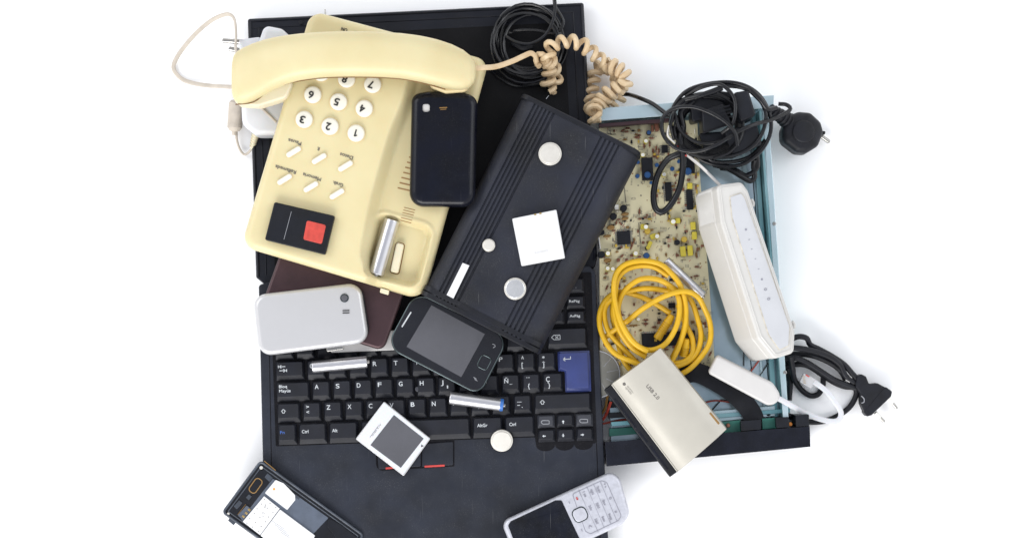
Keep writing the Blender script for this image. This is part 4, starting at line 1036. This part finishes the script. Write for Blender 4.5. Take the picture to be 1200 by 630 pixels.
for (x, y, l, a) in ((312, 250, 9, 90), (270, 450, 10, 65), (262, 470, 8, 70), (195, 325, 8, -50), (205, 522, 6, 30), (552, 170, 7, -80), (668, 485, 7, 90), (170, 320, 6, 80), (665, 590, 7, 0)): res(*zb_(x, y), l, a)
for (x, y, l, a) in ((235, 410, 16, 4), (300, 380, 8, 3), (300, 400, 8, 3), (565, 150, 8, 5), (345, 418, 7, 4), (95, 210, 9, 70), (640, 560, 9, 60)): res(*zc_(x, y), l, a, 'resistor' if x != 235 else 'cap_brown')
# transformer relay block top
box(*za(358, 420), 11, 8, 4, 'black', 3, 'relay')
rs2 = random.Random(11); bm = new()
for k in range(420):
    px = rs2.uniform(706, 828); py = rs2.uniform(152, 434)
    if px > 816+(py-150)*.06 or (728 < px < 768 and 205 < py < 250): continue
    c = P(px, py, PZ+1.5); a_ = R(rs2.choice((4, 94))); d_ = Vector((math.cos(a_), math.sin(a_), 0)); l = rs2.uniform(4, 8); mi = rs2.choice((0, 0, 1, 2, 3, 4))
    if mi == 4: lathe(bm, c-d_*l/2, c+d_*l/2, [(0, .35), (l, .35)], 6, mi=4)
    elif rs2.random() < .6: lathe(bm, c-d_*l/2, c+d_*l/2, [(0, .25), (l*.22, .25), (l*.25, 1.1), (l*.75, 1.1), (l*.78, .25), (l, .25)], 8, mi=mi)
    else:
        F = Frame(px, py, PZ, 4); slab(bm, F, rnd(rect(0, 0, rs2.uniform(2, 4), rs2.uniform(2, 4)), .6, 2), .2, rs2.uniform(2, 5), r=.4, rb=0, mi=mi)
o = obj('small_components', bm, ['resistor', 'black', 'cap_brown', 'gold_cap', 'steel'], pcb); o['kind'] = 'stuff'
# dark silkscreen marks, jumper lines
bm = new()
def onp(px, py): return 706 < px < 818+(py-150)*.06
cnt = 0
while cnt < 1100:
    px = random.uniform(704, 836); py = random.uniform(150, 436)
    if not onp(px, py): continue
    if 730 < px < 765 and 208 < py < 245 and random.random() < .93: continue
    cl = random.random(); n = random.choice((1, 1, 2, 3, 5))
    an = random.choice((4, 94, 94, 50)) if n == 1 else random.choice((4, 94))
    l = random.uniform(1.2, 5.5)
    for k in range(n):
        dx = -math.sin(R(an))*1.6*k; dy = math.cos(R(an))*1.6*k
        a = (px+dx, py+dy); b = (a[0]+math.cos(R(an))*l, a[1]-math.sin(R(an))*l)
        A = P(*a, PZ+.1); B = P(*b, PZ+.1); d_ = (B-A).normalized(); n_ = Vector((-d_.y, d_.x, 0))*.26
        vs = [bm.verts.new(q+Vector((0, 0, .05+.03*random.random()))) for q in (A-n_, B-n_, B+n_, A+n_)]; f = bm.faces.new(vs); f.material_index = 0 if cl < .72 else (1 if cl < .88 else 2)
        cnt += 1
for _ in range(150):
    px = random.uniform(706, 830); py = random.uniform(150, 436)
    if not onp(px, py): continue
    c = P(px, py, PZ); f = bm.faces.new([bm.verts.new((c.x+x, c.y+y, PZ+.14)) for x, y in disc(0, 0, random.uniform(.5, 1.0), 8)]); f.material_index = random.choice((0, 1))
tx = ['C12', 'R45', 'IC3', 'R7', 'C202', 'D4', 'Q11', 'L2', 'R118', 'CN1']
for k in range(34):
    px = random.uniform(708, 818); py = random.uniform(155, 300)
    text(bm, G, random.choice(tx), (px, py), (px+5, py-.3), PZ+.2, 0)
for (a, b) in ((zb_(215, 70), zb_(228, 195)), (zb_(307, 320), zb_(318, 440))): bar(bm, G, a, b, PZ+.2, .9, 0)
obj('board_printing', bm, ['ink_grey', 'ink_brown', 'red_wire'], pcb, flat=True)

# ------------------------------------------------------------ yellow cable
yc = thing('network_cable', 'coiled yellow network cable heaped on the circuit board', 'cable', 768, 370, 30)
def YP(pts): return [P(*zc_(x, y), z) for x, y, z in pts]
bm = new(); yr = 3.15
tube(bm, YP([(430, 345, 34), (340, 290, 36), (250, 250, 36), (160, 235, 38), (95, 270, 38), (58, 350, 38), (68, 450, 38), (130, 550, 40), (240, 605, 44), (360, 640, 40), (480, 620, 36), (560, 570, 36), (592, 470, 38), (570, 360, 40), (532, 270, 44), (450, 215, 50), (370, 170, 52), (280, 165, 52), (205, 210, 50), (170, 260, 48), (155, 340, 46), (190, 430, 46), (250, 510, 48), (320, 540, 50), (400, 510, 50), (455, 430, 52), (478, 340, 54), (470, 255, 54), (420, 200, 50)]), yr, 12)
tube(bm, YP([(330, 700, 36), (265, 620, 38), (180, 530, 36), (110, 450, 36), (82, 360, 36), (100, 290, 38), (180, 240, 42), (290, 215, 44), (400, 225, 44), (470, 240, 46), (500, 300, 46), (512, 400, 42), (480, 500, 40), (440, 580, 38)]), yr, 12)
tube(bm, YP([(310, 548, 56), (235, 500, 58), (180, 420, 60), (148, 330, 62), (132, 235, 62), (142, 145, 60), (190, 90, 58), (280, 70, 56), (370, 85, 56), (430, 130, 56), (485, 205, 56), (510, 300, 52), (508, 400, 48), (475, 520, 42), (430, 610, 40)]), yr, 12)
tube(bm, YP([(300, 575, 44), (220, 520, 46), (160, 430, 50), (135, 330, 52), (140, 230, 52), (155, 160, 52), (205, 112, 50), (280, 95, 50), (350, 105, 50), (420, 150, 50)]), yr, 12)
tube(bm, YP([(90, 470, 34), (140, 430, 38), (205, 385, 46), (280, 325, 52), (370, 270, 56), (450, 238, 60), (520, 232, 60), (575, 260, 56), (610, 320, 50), (640, 400, 46), (640, 490, 42), (600, 565, 40), (530, 640, 38), (440, 690, 36)]), yr, 12)
tube(bm, YP([(130, 250, 30), (125, 350, 30), (145, 450, 30), (170, 560, 30), (215, 640, 30), (290, 700, 30)]), yr, 12)
tube(bm, YP([(470, 300, 32), (500, 380, 34), (530, 440, 36), (548, 490, 36), (545, 560, 36), (500, 600, 36), (440, 610, 36)]), yr, 12)
obj('cable', bm, 'yellow', yc)
for a, b in (((440, 355), (360, 480)), ((515, 480), (500, 570))):
    A = P(*zc_(*a), 38); B = P(*zc_(*b), 32); L_ = (B-A).length; bm = new()
    pf = [(0, 3.3), (3, 4.2), (8, 4.8)]
    for k in range(6): pf += [(9+k*2.6, 5.4), (10.2+k*2.6, 5.4), (10.4+k*2.6, 4.5), (11.4+k*2.6, 4.5)]
    pf += [(L_-2, 5.2), (L_, 4.6)]
    pf = [q for q in pf if q[0] <= L_]; lathe(bm, A, B, pf, 16); obj('connector_boot', bm, 'yellow', yc)
for x, y, z in ((162, 214, 58), (565, 255, 62), (420, 187, 56)):
    bm = new(); c = P(*zc_(x, y), z); lathe(bm, c-Vector((2, 0, 0)), c+Vector((2, 0, 0)), [(0, 1), (.8, 2), (3.2, 2), (4, 1)], 10); 
    bm.free()

# ------------------------------------------------------------ beige box
z8 = Z(690, 400, 3.935)
ub = thing('card_reader', 'beige metal box printed USB 2.0 lying over the yellow cable', 'card reader', 782, 480, 40)
UF = Frame(782, 481, 44, -52.5, 9, 0)
tl, tr, br, bl = (717, 450), (773.5, 408.5), (851, 503.5), (794.5, 552.5)
def curved(bm):
    a = Vector(UF.l(*tl, 20)); b = Vector(UF.l(*tr, 20)); c = Vector(UF.l(*br, 20)); d_ = Vector(UF.l(*bl, 20))
    # sections from the lower-left long side to the upper-right long side
    n = 14; top = []
    rings = []
    for (p, q) in ((a, b), (d_, c)):
        ring = []
        for k in range(n+1):
            t = k/n; v = p+(q-p)*t; z = 20-6*(2*t-1)**4-2.0*(2*t-1)**2 + 2
            ring.append(UF.w(v.x, v.y, z))
        ring.append(UF.w(q.x, q.y, 0)); ring.append(UF.w(p.x, p.y, 0)); rings.append(ring)
    loft(bm, rings)
bm = new(); curved(bm); obj('metal_sleeve', bm, 'beige_metal', ub)
print('USB corners', UF.l(*tl, 20), UF.l(*tr, 20), UF.l(*br, 20), UF.l(*bl, 20))
a = Vector(UF.l(*tl, 14)); d_ = Vector(UF.l(*bl, 14)); nn = (a-d_).normalized(); side = Vector((nn.y, -nn.x))
if side.dot(a-Vector(UF.l(*tr, 14))) < 0: side = -side
bm = new(); q = [a+side*12, d_+side*12, d_-side*6, a-side*6]; slab(bm, UF, rnd(ccw([tuple(v) for v in q]), 1.5, 3), -5, 10.5, r=2, rb=1); obj('slot_side', bm, 'black', ub)
for i, (t0, t1, zz) in enumerate(((.12, .45, 5), (.5, .62, 7), (.66, .93, 5))):
    bm = new(); p0 = a+(d_-a)*t0+side*8.0; p1 = a+(d_-a)*t1+side*8.0; slab(bm, UF, ccw([tuple(p0-side*1.4), tuple(p1-side*1.4), tuple(p1+side*1.4), tuple(p0+side*1.4)]), 9.5, 10.9, r=.3, rb=0); obj('card_slot', bm, 'black_gloss', ub)
bm = new(); p0 = a+side*.3; p1 = d_+side*.3; tube(bm, [UF.w(p0.x, p0.y, 13.2), UF.w(p1.x, p1.y, 13.2)], .8, 6, smoothp=False); obj('edge_trim', bm, 'beige_metal', ub)
bm = new(); text(bm, UF, 'USB 2.0', z8(263, 206), z8(316, 268), 22.1, 0, bold=.12, height=4.2); obj('print', bm, 'ink_grey', ub)
bm = new(); c = UF.l(*z8(163, 196), 21); slab(bm, UF, disc(*c, 1.8, 14), 19.5, 20.7, r=.1, rb=0, seg=1)
text(bm, UF, 'HI-SPEED', z8(175, 207), z8(205, 238), 20.6, 0, height=2.0); text(bm, UF, 'CERTIFIED', z8(165, 213), z8(193, 244), 20.4, 0, height=2.0); obj('print', bm, 'ink_grey', ub)
bm = new(); pslab(bm, UF, ZP(z8, [(562, 325), (604, 376), (596, 384), (553, 332)]), 8, 16.2, rc=.5, r=.3); obj('side_notch', bm, 'cap_brown', ub)

# ------------------------------------------------------------ white stick + cord
sk = thing('phone_line_filter', 'rounded white line filter with a short white lead and clear plug', 'line filter', 872, 450, 30)
KF2 = Frame(872, 448, 40, -27, 6, 0)
bm = new(); pslab(bm, KF2, ZP(z7, [(255, 66), (530, 205), (575, 275), (520, 325), (208, 157)]), 0, 14, rc=[4, 12, 12, 12, 4], r=3.5, rb=2, seg=5, n=8); obj('case', bm, 'white_warm', sk)
z9 = Z(900, 380, 4.847)
bm = new(); tube(bm, [P(*z9(50, 415), 44), P(*z9(90, 435), 40), P(*z9(150, 470), 34), P(*z9(230, 512), 24), P(*z9(330, 545), 16), P(*z9(395, 545), 14), P(*z9(415, 505), 14), P(*z9(390, 450), 16), P(*z9(340, 385), 18), P(*z9(290, 345), 18), P(*z9(262, 325), 17)], 3.3, 10, flat=0.45, upz=True); obj('lead', bm, 'white', sk)
bm = new(); F9 = Frame(*z9(225, 315), 10, -30); pslab(bm, F9, ZP(z9, [(205, 275), (272, 310), (245, 365), (180, 325)]), 0, 8, rc=1.2, r=.6); plg = obj('clear_plug', bm, 'clear', sk)
for k in range(4):
    bm = new(); bar(bm, F9, z9(203+k*2-8, 291+k*12), z9(218+k*2-8, 299+k*12), 8.2, .5); obj('contact', bm, 'brass', plg)
bm = new(); bar(bm, F9, z9(215, 285), z9(235, 296), 8.4, 1.4); obj('wire_end', bm, 'red', plg)

# ------------------------------------------------------------ router
za2 = Z(800, 190, 2.627)
rt = thing('router', 'white hexagonal router with a grey front panel leaning on the chassis', 'router', 872, 315, 30)
RT = Frame(884, 315, 96, 14, 0, 18)
face = [za2(100, 66), za2(183, 58), za2(200, 82), za2(346, 520), za2(343, 588), za2(282, 606), za2(242, 570), za2(215, 505), za2(125, 200), za2(112, 110)]
face = [za2(104, 70), za2(183, 60), za2(203, 88), za2(347, 520), za2(344, 586), za2(284, 605), za2(232, 540), za2(118, 185)]
fp = rnd(ccw(RT.poly(face, 0)), 7, 6)
bm = new()
rings = []
sc_ = [(0.0, -3, 0), (0.0, -14, 0), (1.2, -15, 0), (1.5, -17, 0), (0.6, -18, 0), (0.4, -62, 0), (3, -68, 0)]
rings.append([RT.w(x, y, z_) for x, y in inset(fp, 3.0) for z_ in (0.0,)])
rings.append([RT.w(x, y, -.5) for x, y in inset(fp, 1.6)]); rings.append([RT.w(x, y, -1.4) for x, y in inset(fp, .5)])
for i, z_, _ in sc_: rings.append([RT.w(x, y, z_) for x, y in inset(fp, i)])
loft(bm, rings); obj('housing', bm, 'white_router', rt)
bm = new()   # fine ribs on the upper part of the left side
pf_ = inset(fp, .2)
xs_ = [p for p in pf_]
ymax = max(p[1] for p in pf_); 
lower_left = [p for p in pf_]
# walk the outline: left edge points between the top corner and the widest corner
Atop = Vector(RT.l(*za2(104, 70), 0)); Aleft = Vector(RT.l(*za2(118, 185), 0)); Atr = Vector(RT.l(*za2(183, 60), 0))
for k in range(14):
    z_ = -20-2.8*k
    o1 = Atop+(Aleft-Atop)*0.93
    tube(bm, [RT.w(o1.x+.4, o1.y, z_), RT.w(Atop.x+1.2, Atop.y-3.5, z_), RT.w(Atop.x+3, Atop.y-1.6, z_), RT.w(Atop.x+9, Atop.y-1.3, z_)], 1.05, 6, smoothp=False)
obj('side_ribs', bm, 'white_router', rt)
def inpoly(pts, z, d): return inset(rnd(ccw(RT.poly(pts, z)), 3, 4), d)
pan = [za2(143, 105), za2(180, 93), za2(192, 110), za2(330, 505), za2(327, 565), za2(297, 580), za2(262, 530), za2(150, 170)]
pp = rnd(ccw(RT.poly(pan, 0)), 2.5, 4)
bm = new(); slab(bm, RT, pp, -2, .7, r=.3, rb=0); obj('panel_gap', bm, 'router_yellow', rt)
bm = new(); slab(bm, RT, inset(pp, 1.1), -1, 1.6, r=.6, rb=0, dome=0.6); obj('front_panel', bm, 'router_panel', rt)
ringp = inset(fp, 4.2); bm = new(); tube(bm, [RT.w(x, y, .0) for x, y in ringp], .9, 6, smoothp=False, closed=True); obj('front_ridge', bm, 'white_router', rt)
bm = new()
for k, (x, y) in enumerate(((195, 207), (205, 238), (213, 267), (224, 297), (234, 328), (244, 360), (255, 391), (265, 420))):
    c = RT.l(*za2(x, y), 2.4)
    if k in (0, 5): slab(bm, RT, disc(*c, 1.3, 10), 2, 2.45, r=.05, rb=0, seg=1)
    elif k in (6, 7): tube(bm, [RT.w(c[0]+1.6*math.cos(t/10*6.28), c[1]+1.2*math.sin(t/10*6.28), 2.4) for t in range(10)], .3, 5, smoothp=False, closed=True)
    else: slab(bm, RT, rect(c[0], c[1], 1.8, .7), 2, 2.45, r=.05, rb=0, seg=1)
obj('indicator_symbol', bm, 'router_dark', rt)
for y in (125, 500):
    bm = new(); p0 = RT.l(*za2(214 if y < 200 else 340, y), -8); F_ = RT
    tube(bm, [RT.w(p0[0], p0[1]-4, -9), RT.w(p0[0]+1.6, p0[1], -9), RT.w(p0[0], p0[1]+4, -9)], 2, 8); obj('side_clip', bm, 'white_router', rt)

# ------------------------------------------------------------ black cable coil on the lid
bc = thing('cable_coil', 'thin black cable wound into a round coil at the top of the laptop lid', 'cable', 618, 48, 22)
bm = new(); rs = random.Random(3); pts = []
N_ = 9; per = 26
for k in range(N_*per+1):
    t = k/per; a = 2*math.pi*t; lp = int(t)
    rx = (36, 44, 39, 33, 46, 35, 41, 31, 38)[min(lp, 8)]; ry = (38, 44, 33, 40, 47, 36, 42, 34, 36)[min(lp, 8)]
    cx = 619+3*math.sin(lp*2.1); cy = 49+4*math.cos(lp*1.7)
    pts.append((cx, cy, rx, ry, a, 26+2.4*lp+2.5*math.sin(a*2+lp)))
pth = []
for i, (cx, cy, rx, ry, a, z) in enumerate(pts):
    w = pts[max(0, i-8):i+9]; m_ = [sum(q[j] for q in w)/len(w) for j in range(4)]
    pth.append(P(m_[0]+m_[2]*math.cos(a), m_[1]-m_[3]*math.sin(a), z))
tube(bm, pth, 1.9, 8, smoothp=False)
zz = Z(560, 0, 4.2)
tube(bm, [P(*zz(x, y), z) for x, y, z in ((130, 170, 34), (200, 150, 40), (290, 150, 42), (380, 165, 44), (420, 110, 46), (380, 30, 48), (375, -30, 48))], 1.9, 8)
tube(bm, [P(*zz(x, y), z) for x, y, z in ((140, 180, 46), (190, 208, 50), (260, 215, 52), (330, 175, 54), (370, 100, 56), (380, 20, 56), (370, -40, 56))], 1.9, 8)
tube(bm, [P(*zz(x, y), z) for x, y, z in ((60, 340, 24), (110, 385, 24), (180, 420, 24), (260, 420, 24), (330, 400, 24), (400, 330, 24), (435, 260, 26), (440, 180, 28))], 1.9, 8)
obj('cable', bm, 'cable_black', bc)
bm = new(); tube(bm, [P(600, 50, 27), P(612, 57, 27), P(624, 54, 27)], 3.2, 8); obj('cable_plug', bm, 'black', bc)

# ------------------------------------------------------------ power adapter bundle
zd = Z(760, 80, 3.94)
pa = thing('power_adapter', 'black power adapter wrapped in its tangled black cable with a round plug', 'power adapter', 840, 150, 42)
def Dp(pts): return [P(*zd(x, y), z) for x, y, z in pts]
for pts, z0, z1, rot, tx in (([(245, 190), (345, 165), (385, 255), (252, 303)], -18, 16, 14, 3), ([(392, 112), (462, 100), (496, 215), (425, 250)], -20, 22, 12, -2), ([(350, 285), (500, 255), (525, 350), (385, 415)], -20, 8, 15, 0), ([(190, 130), (300, 100), (380, 110), (395, 200), (200, 250)], -28, 4, 10, 0), ([(230, 300), (350, 290), (400, 410), (270, 420)], -26, -4, 0, 0)):
    F_ = Frame(*zd(pts[0][0]+50, pts[0][1]+40), 66, rot, tx, 0); bm = new(); pslab(bm, F_, ZP(zd, pts), z0, z1, rc=3, r=2.2, rb=1, seg=4); obj('adapter_block', bm, 'black', pa)
F_ = Frame(*zd(340, 200), 66, 14, 3, 0)
bm = new()
for k in range(4): bar(bm, F_, zd(305+5*k, 190+16*k), zd(375+5*k, 172+16*k), 17, 1.6, h=.8)
bar(bm, F_, zd(250, 300), zd(352, 266), 16.6, 1.2, h=.6)
obj('grip_rib', bm, 'rubber', pa)
bm = new(); cr = 2.3
tube(bm, Dp([(120, 330, 60), (102, 250, 66), (115, 180, 72), (170, 110, 78), (260, 75, 82), (370, 65, 84), (455, 85, 84), (520, 135, 80), (560, 215, 76), (562, 300, 72), (520, 380, 68), (440, 440, 64), (350, 452, 62), (260, 430, 62), (200, 390, 62)]), cr, 10)
tube(bm, Dp([(410, 360, 94), (400, 300, 96), (350, 245, 96), (270, 200, 94), (190, 178, 92), (110, 190, 88), (65, 235, 84), (70, 310, 82), (130, 370, 82), (220, 385, 86), (310, 355, 92), (400, 300, 92), (480, 262, 90), (560, 240, 80), (620, 215, 72), (655, 188, 68), (635, 168, 66), (600, 165, 64)]), cr, 10)
tube(bm, Dp([(170, 130, 76), (240, 90, 84), (330, 75, 88), (390, 130, 92), (400, 200, 94), (385, 260, 92), (340, 300, 84)]), cr, 10)
tube(bm, Dp([(120, 210, 72), (150, 290, 74), (220, 340, 78), (300, 345, 82), (380, 320, 84)]), cr, 10)
tube(bm, Dp([(200, 390, 66), (260, 400, 72), (330, 410, 74), (430, 390, 74), (500, 340, 76), (535, 270, 78), (540, 200, 80), (500, 130, 82), (430, 90, 84), (330, 80, 82)]), cr, 10)
tube(bm, Dp([(250, 380, 70), (300, 430, 66), (400, 430, 62), (480, 400, 60), (540, 330, 62)]), cr, 10)
tube(bm, Dp([(110, 200, 70), (160, 150, 76), (230, 130, 84), (290, 110, 86), (340, 90, 86)]), 3.4, 10)
tube(bm, Dp([(130, 370, 60), (160, 280, 66), (150, 200, 68), (210, 150, 70)]), 3.6, 10)
tube(bm, Dp([(300, 445, 50), (370, 465, 48), (430, 500, 47), (470, 520, 46), (490, 500, 46), (485, 450, 48), (490, 420, 52)]), 3.2, 10)
tube(bm, Dp([(330, 460, 46), (400, 470, 46), (450, 495, 46), (500, 460, 48), (500, 400, 52)]), 3.0, 10)
tube(bm, Dp([(460, 90, 82), (520, 150, 84), (550, 190, 80), (590, 185, 72)]), 3.2, 10)
tube(bm, Dp([(-130, 120, 10), (-90, 122, 14), (-40, 138, 40), (20, 165, 52), (75, 205, 60), (120, 230, 66), (160, 240, 66)]), 2.5, 10)
zq = Z(690, 100, 3.987)
tube(bm, [P(*zq(x, y), z) for x, y, z in ((470, 280, 60), (430, 315, 62), (370, 345, 58), (325, 410, 52), (303, 500, 48), (310, 570, 46), (340, 592, 46), (380, 560, 48), (420, 490, 52), (437, 410, 58), (440, 330, 64), (430, 260, 68), (440, 190, 70))], 3.7, 12)
for k in range(8):   # tangled hidden turns
    a0 = k*.7; tube(bm, [P(828+(30+k*1.8)*math.cos(a0+t*.5), 148-(26+k*1.8)*math.sin(a0+t*.5), 58+2.5*k+3*math.sin(t+k)) for t in range(10)], 2.2, 8)
obj('cable', bm, 'cable_black', pa)
bm = new(); tube(bm, Dp([(150, 380, 62), (190, 410, 60), (250, 460, 56), (305, 515, 60), (330, 540, 66)]), 1.8, 8); obj('grey_lead', bm, 'white_warm', pa)
bm = new(); tube(bm, Dp([(160, 388, 64), (215, 425, 62), (270, 475, 58)]), 1.1, 8); tube(bm, Dp([(95, 265, 60), (90, 310, 58), (130, 350, 58)]), 1.2, 8); obj('grey_lead', bm, 'wire_white', pa)
for x, y in ((133, 357), (172, 396)):
    bm = new(); c = P(*zd(x, y), 66); lathe(bm, c-Vector((1.5, 1.5, 0)), c+Vector((1.5, -1.5, 0)), [(0, 1.2), (2.5, 1.2)], 8); obj('red_mark', bm, 'red', pa)
PL = Frame(*zd(715, 290), 10, -35)
bm = new(); pl = rnd(ccw(PL.poly(ZP(zd, [(650, 215), (700, 195), (755, 200), (803, 245), (815, 290), (790, 355), (735, 388), (690, 385), (625, 335), (622, 280)]), 40)), 10, 8)
slab(bm, PL, pl, -2, 34, r=8, rb=6, seg=8, dome=2.0); plug = obj('plug_body', bm, 'rubber', pa)
bm = new(); c_ = PL.l(*zd(716, 292), 36)
slab(bm, PL, disc(*c_, 13, 40), 30, 37.2, r=2, rb=0, dome=.8); obj('plug_boss', bm, 'rubber', plug)
bm = new(); A = P(*zd(560, 185), 46); B = P(*zd(668, 262), 32); L_ = (B-A).length; pf = []
for k in range(8): r_ = 5.5+k*.75; pf += [(k*L_/8, r_-1), (k*L_/8+.6, r_+.4), (k*L_/8+2.6, r_+.4), (k*L_/8+3.0, r_-1)]
lathe(bm, A, B, pf, 20); obj('strain_relief', bm, 'rubber', plug)
bm = new(); A = P(*zd(795, 312), 22); B = P(*zd(836, 342), 22); L_ = (B-A).length; lathe(bm, A, B, [(0, 2.6), (L_-1.5, 2.6), (L_, 1.6)], 16); obj('pin', bm, 'steel', plug)
bm = new(); A = P(*zd(795, 312), 8); B = P(*zd(833, 340), 8); lathe(bm, A, B, [(0, 2.6), (L_-2, 2.6), (L_-.5, 1.6)], 16); obj('pin', bm, 'steel', plug)
bm = new(); pslab(bm, PL, ZP(zd, [(800, 288), (818, 292), (815, 306), (798, 303)]), 12, 22, rc=1, r=.5); obj('earth_clip', bm, 'black', plug)

# ------------------------------------------------------------ power cord with two-pin plug
pc = thing('mains_lead', 'folded black power cord with a flat two pin plug on the white surface', 'power cord', 970, 445, 0)
def Ep(pts): return [P(*z9(x, y), z) for x, y, z in pts]
bm = new(); cr = 3.3
tube(bm, Ep([(90, 110, 14), (130, 85, 16), (175, 68, 16), (220, 78, 16), (240, 115, 14), (290, 140, 12), (360, 178, 12), (430, 225, 12), (480, 280, 12), (520, 325, 12)]), cr, 12)
tube(bm, Ep([(60, 120, 22), (130, 130, 22), (210, 140, 22), (290, 160, 20), (360, 190, 18), (410, 230, 16), (440, 290, 14), (490, 330, 12)]), cr, 12)
tube(bm, Ep([(90, 170, 8), (180, 168, 10), (260, 178, 12), (340, 210, 12), (400, 250, 10), (430, 290, 8), (440, 310, 6)]), cr, 12)
tube(bm, Ep([(80, 200, 18), (150, 190, 20), (220, 215, 18), (300, 265, 16), (370, 310, 14), (440, 340, 12), (500, 362, 12)]), cr, 12)
tube(bm, Ep([(100, 240, 8), (170, 225, 9), (230, 235, 9), (300, 280, 8), (370, 325, 8), (430, 350, 7), (480, 355, 7)]), cr, 12)
tube(bm, Ep([(130, 180, 28), (140, 250, 22), (150, 310, 12), (190, 370, 5), (240, 403, 4), (285, 395, 4), (310, 350, 4), (315, 300, 5), (330, 280, 6)]), cr, 12)
tube(bm, Ep([(500, 350, 7), (500, 400, 5), (470, 460, 4), (410, 510, 4), (330, 545, 4), (250, 553, 4), (180, 540, 4), (100, 510, 4)]), cr, 12)
tube(bm, Ep([(110, 130, 6), (115, 200, 6), (110, 260, 6), (125, 330, 6), (120, 430, 5)]), cr, 12)
obj('cable', bm, 'rubber', pc)
bm = new(); pslab(bm, G, ZP(z9, [(455, 285), (480, 300), (465, 330), (440, 315)]), 6, 15, rc=1, r=.5); obj('cable_tie', bm, 'white_warm', pc)
P9 = Frame(*z9(600, 400), 6, -35)
bm = new(); pslab(bm, P9, ZP(z9, [(505, 295), (530, 280), (558, 295), (575, 338), (622, 332), (655, 350), (700, 372), (702, 405), (590, 512), (560, 518), (545, 490), (528, 450), (525, 390), (498, 350)]), -4, 12, rc=3.0, r=1.6, rb=1, seg=4, n=4); pb = obj('plug_body', bm, 'rubber', pc)
bm = new(); pslab(bm, P9, ZP(z9, [(668, 352), (706, 380), (700, 408), (590, 514), (562, 522), (543, 496)]), -3, 12.8, rc=2, r=1.2); obj('plug_face', bm, 'rubber', pb)
bm = new(); tube(bm, Ep([(530, 405, 19), (545, 420, 19), (545, 440, 19), (530, 445, 19)]), .6, 6); obj('thumb_mark', bm, 'legend_grey', pb)
for a, b in (((680, 412), (733, 478)), ((610, 500), (662, 553))):
    bm = new(); A = P(*z9(*a), 12); B = P(*z9(*b), 10); L_ = (B-A).length
    lathe(bm, A, B, [(0, 2.6), (L_*.5, 2.4)], 16); pn = obj('pin_sleeve', bm, 'cap_white', pb)
    bm = new(); lathe(bm, A, B, [(L_*.45, 2.1), (L_-1.2, 2.1), (L_, 1.2)], 16); obj('pin', bm, 'steel', pn)

# ------------------------------------------------------------ camera, light
cd = bpy.data.cameras.new('camera'); cam = bpy.data.objects.new('camera', cd); col.objects.link(cam)
cam.location = CAM*S; cam.rotation_euler = (0, 0, 0)
cd.sensor_width = 36; cd.lens = 36*H/1200; cd.shift_y = (CY-315)/1200; cd.shift_x = 0
cd.clip_start = 0.01; cd.clip_end = 50
scene.camera = cam
def area_light(name, loc, target, size, sy, power, colr=(1, 1, 1)):
    l = bpy.data.lights.new(name, 'AREA'); l.shape = 'RECTANGLE'; l.size = size; l.size_y = sy; l.energy = power; l.color = colr
    o = bpy.data.objects.new(name, l); col.objects.link(o); o.location = loc
    o.rotation_euler = (Vector(target)-Vector(loc)).to_track_quat('-Z', 'Y').to_euler(); return o
area_light('softbox_front', (-0.55, -1.65, 1.15), (0, 0, 0), 1.5, 0.8, 33, (1, 0.985, 0.96))
area_light('softbox_left', (-1.5, 0.7, 1.5), (0, 0, 0), 1.1, 1.1, 12, (0.97, 0.985, 1))
area_light('softbox_right', (1.5, 0.5, 1.6), (0, 0, 0), 1.1, 1.1, 10, (0.95, 0.98, 1))
w = bpy.data.worlds.new('World'); scene.world = w; w.use_nodes = True
nt = w.node_tree; bg = nt.nodes['Background']; tcw = nt.nodes.new('ShaderNodeTexCoord'); sx = nt.nodes.new('ShaderNodeSeparateXYZ'); rp = nt.nodes.new('ShaderNodeValToRGB')
nt.links.new(tcw.outputs['Generated'], sx.inputs[0]); nt.links.new(sx.outputs['Z'], rp.inputs[0]); nt.links.new(rp.outputs['Color'], bg.inputs['Color'])
rp.color_ramp.elements[0].position = 0.0; rp.color_ramp.elements[0].color = (1.0, 1.0, 1.0, 1)
rp.color_ramp.elements[1].position = 0.97; rp.color_ramp.elements[1].color = (0.42, 0.44, 0.50, 1)
e_ = rp.color_ramp.elements.new(0.55); e_.color = (1.0, 1.0, 1.0, 1)
bg.inputs['Strength'].default_value = 1.2
scene.view_settings.view_transform = 'Standard'; scene.view_settings.look = 'None'; scene.view_settings.exposure = 0
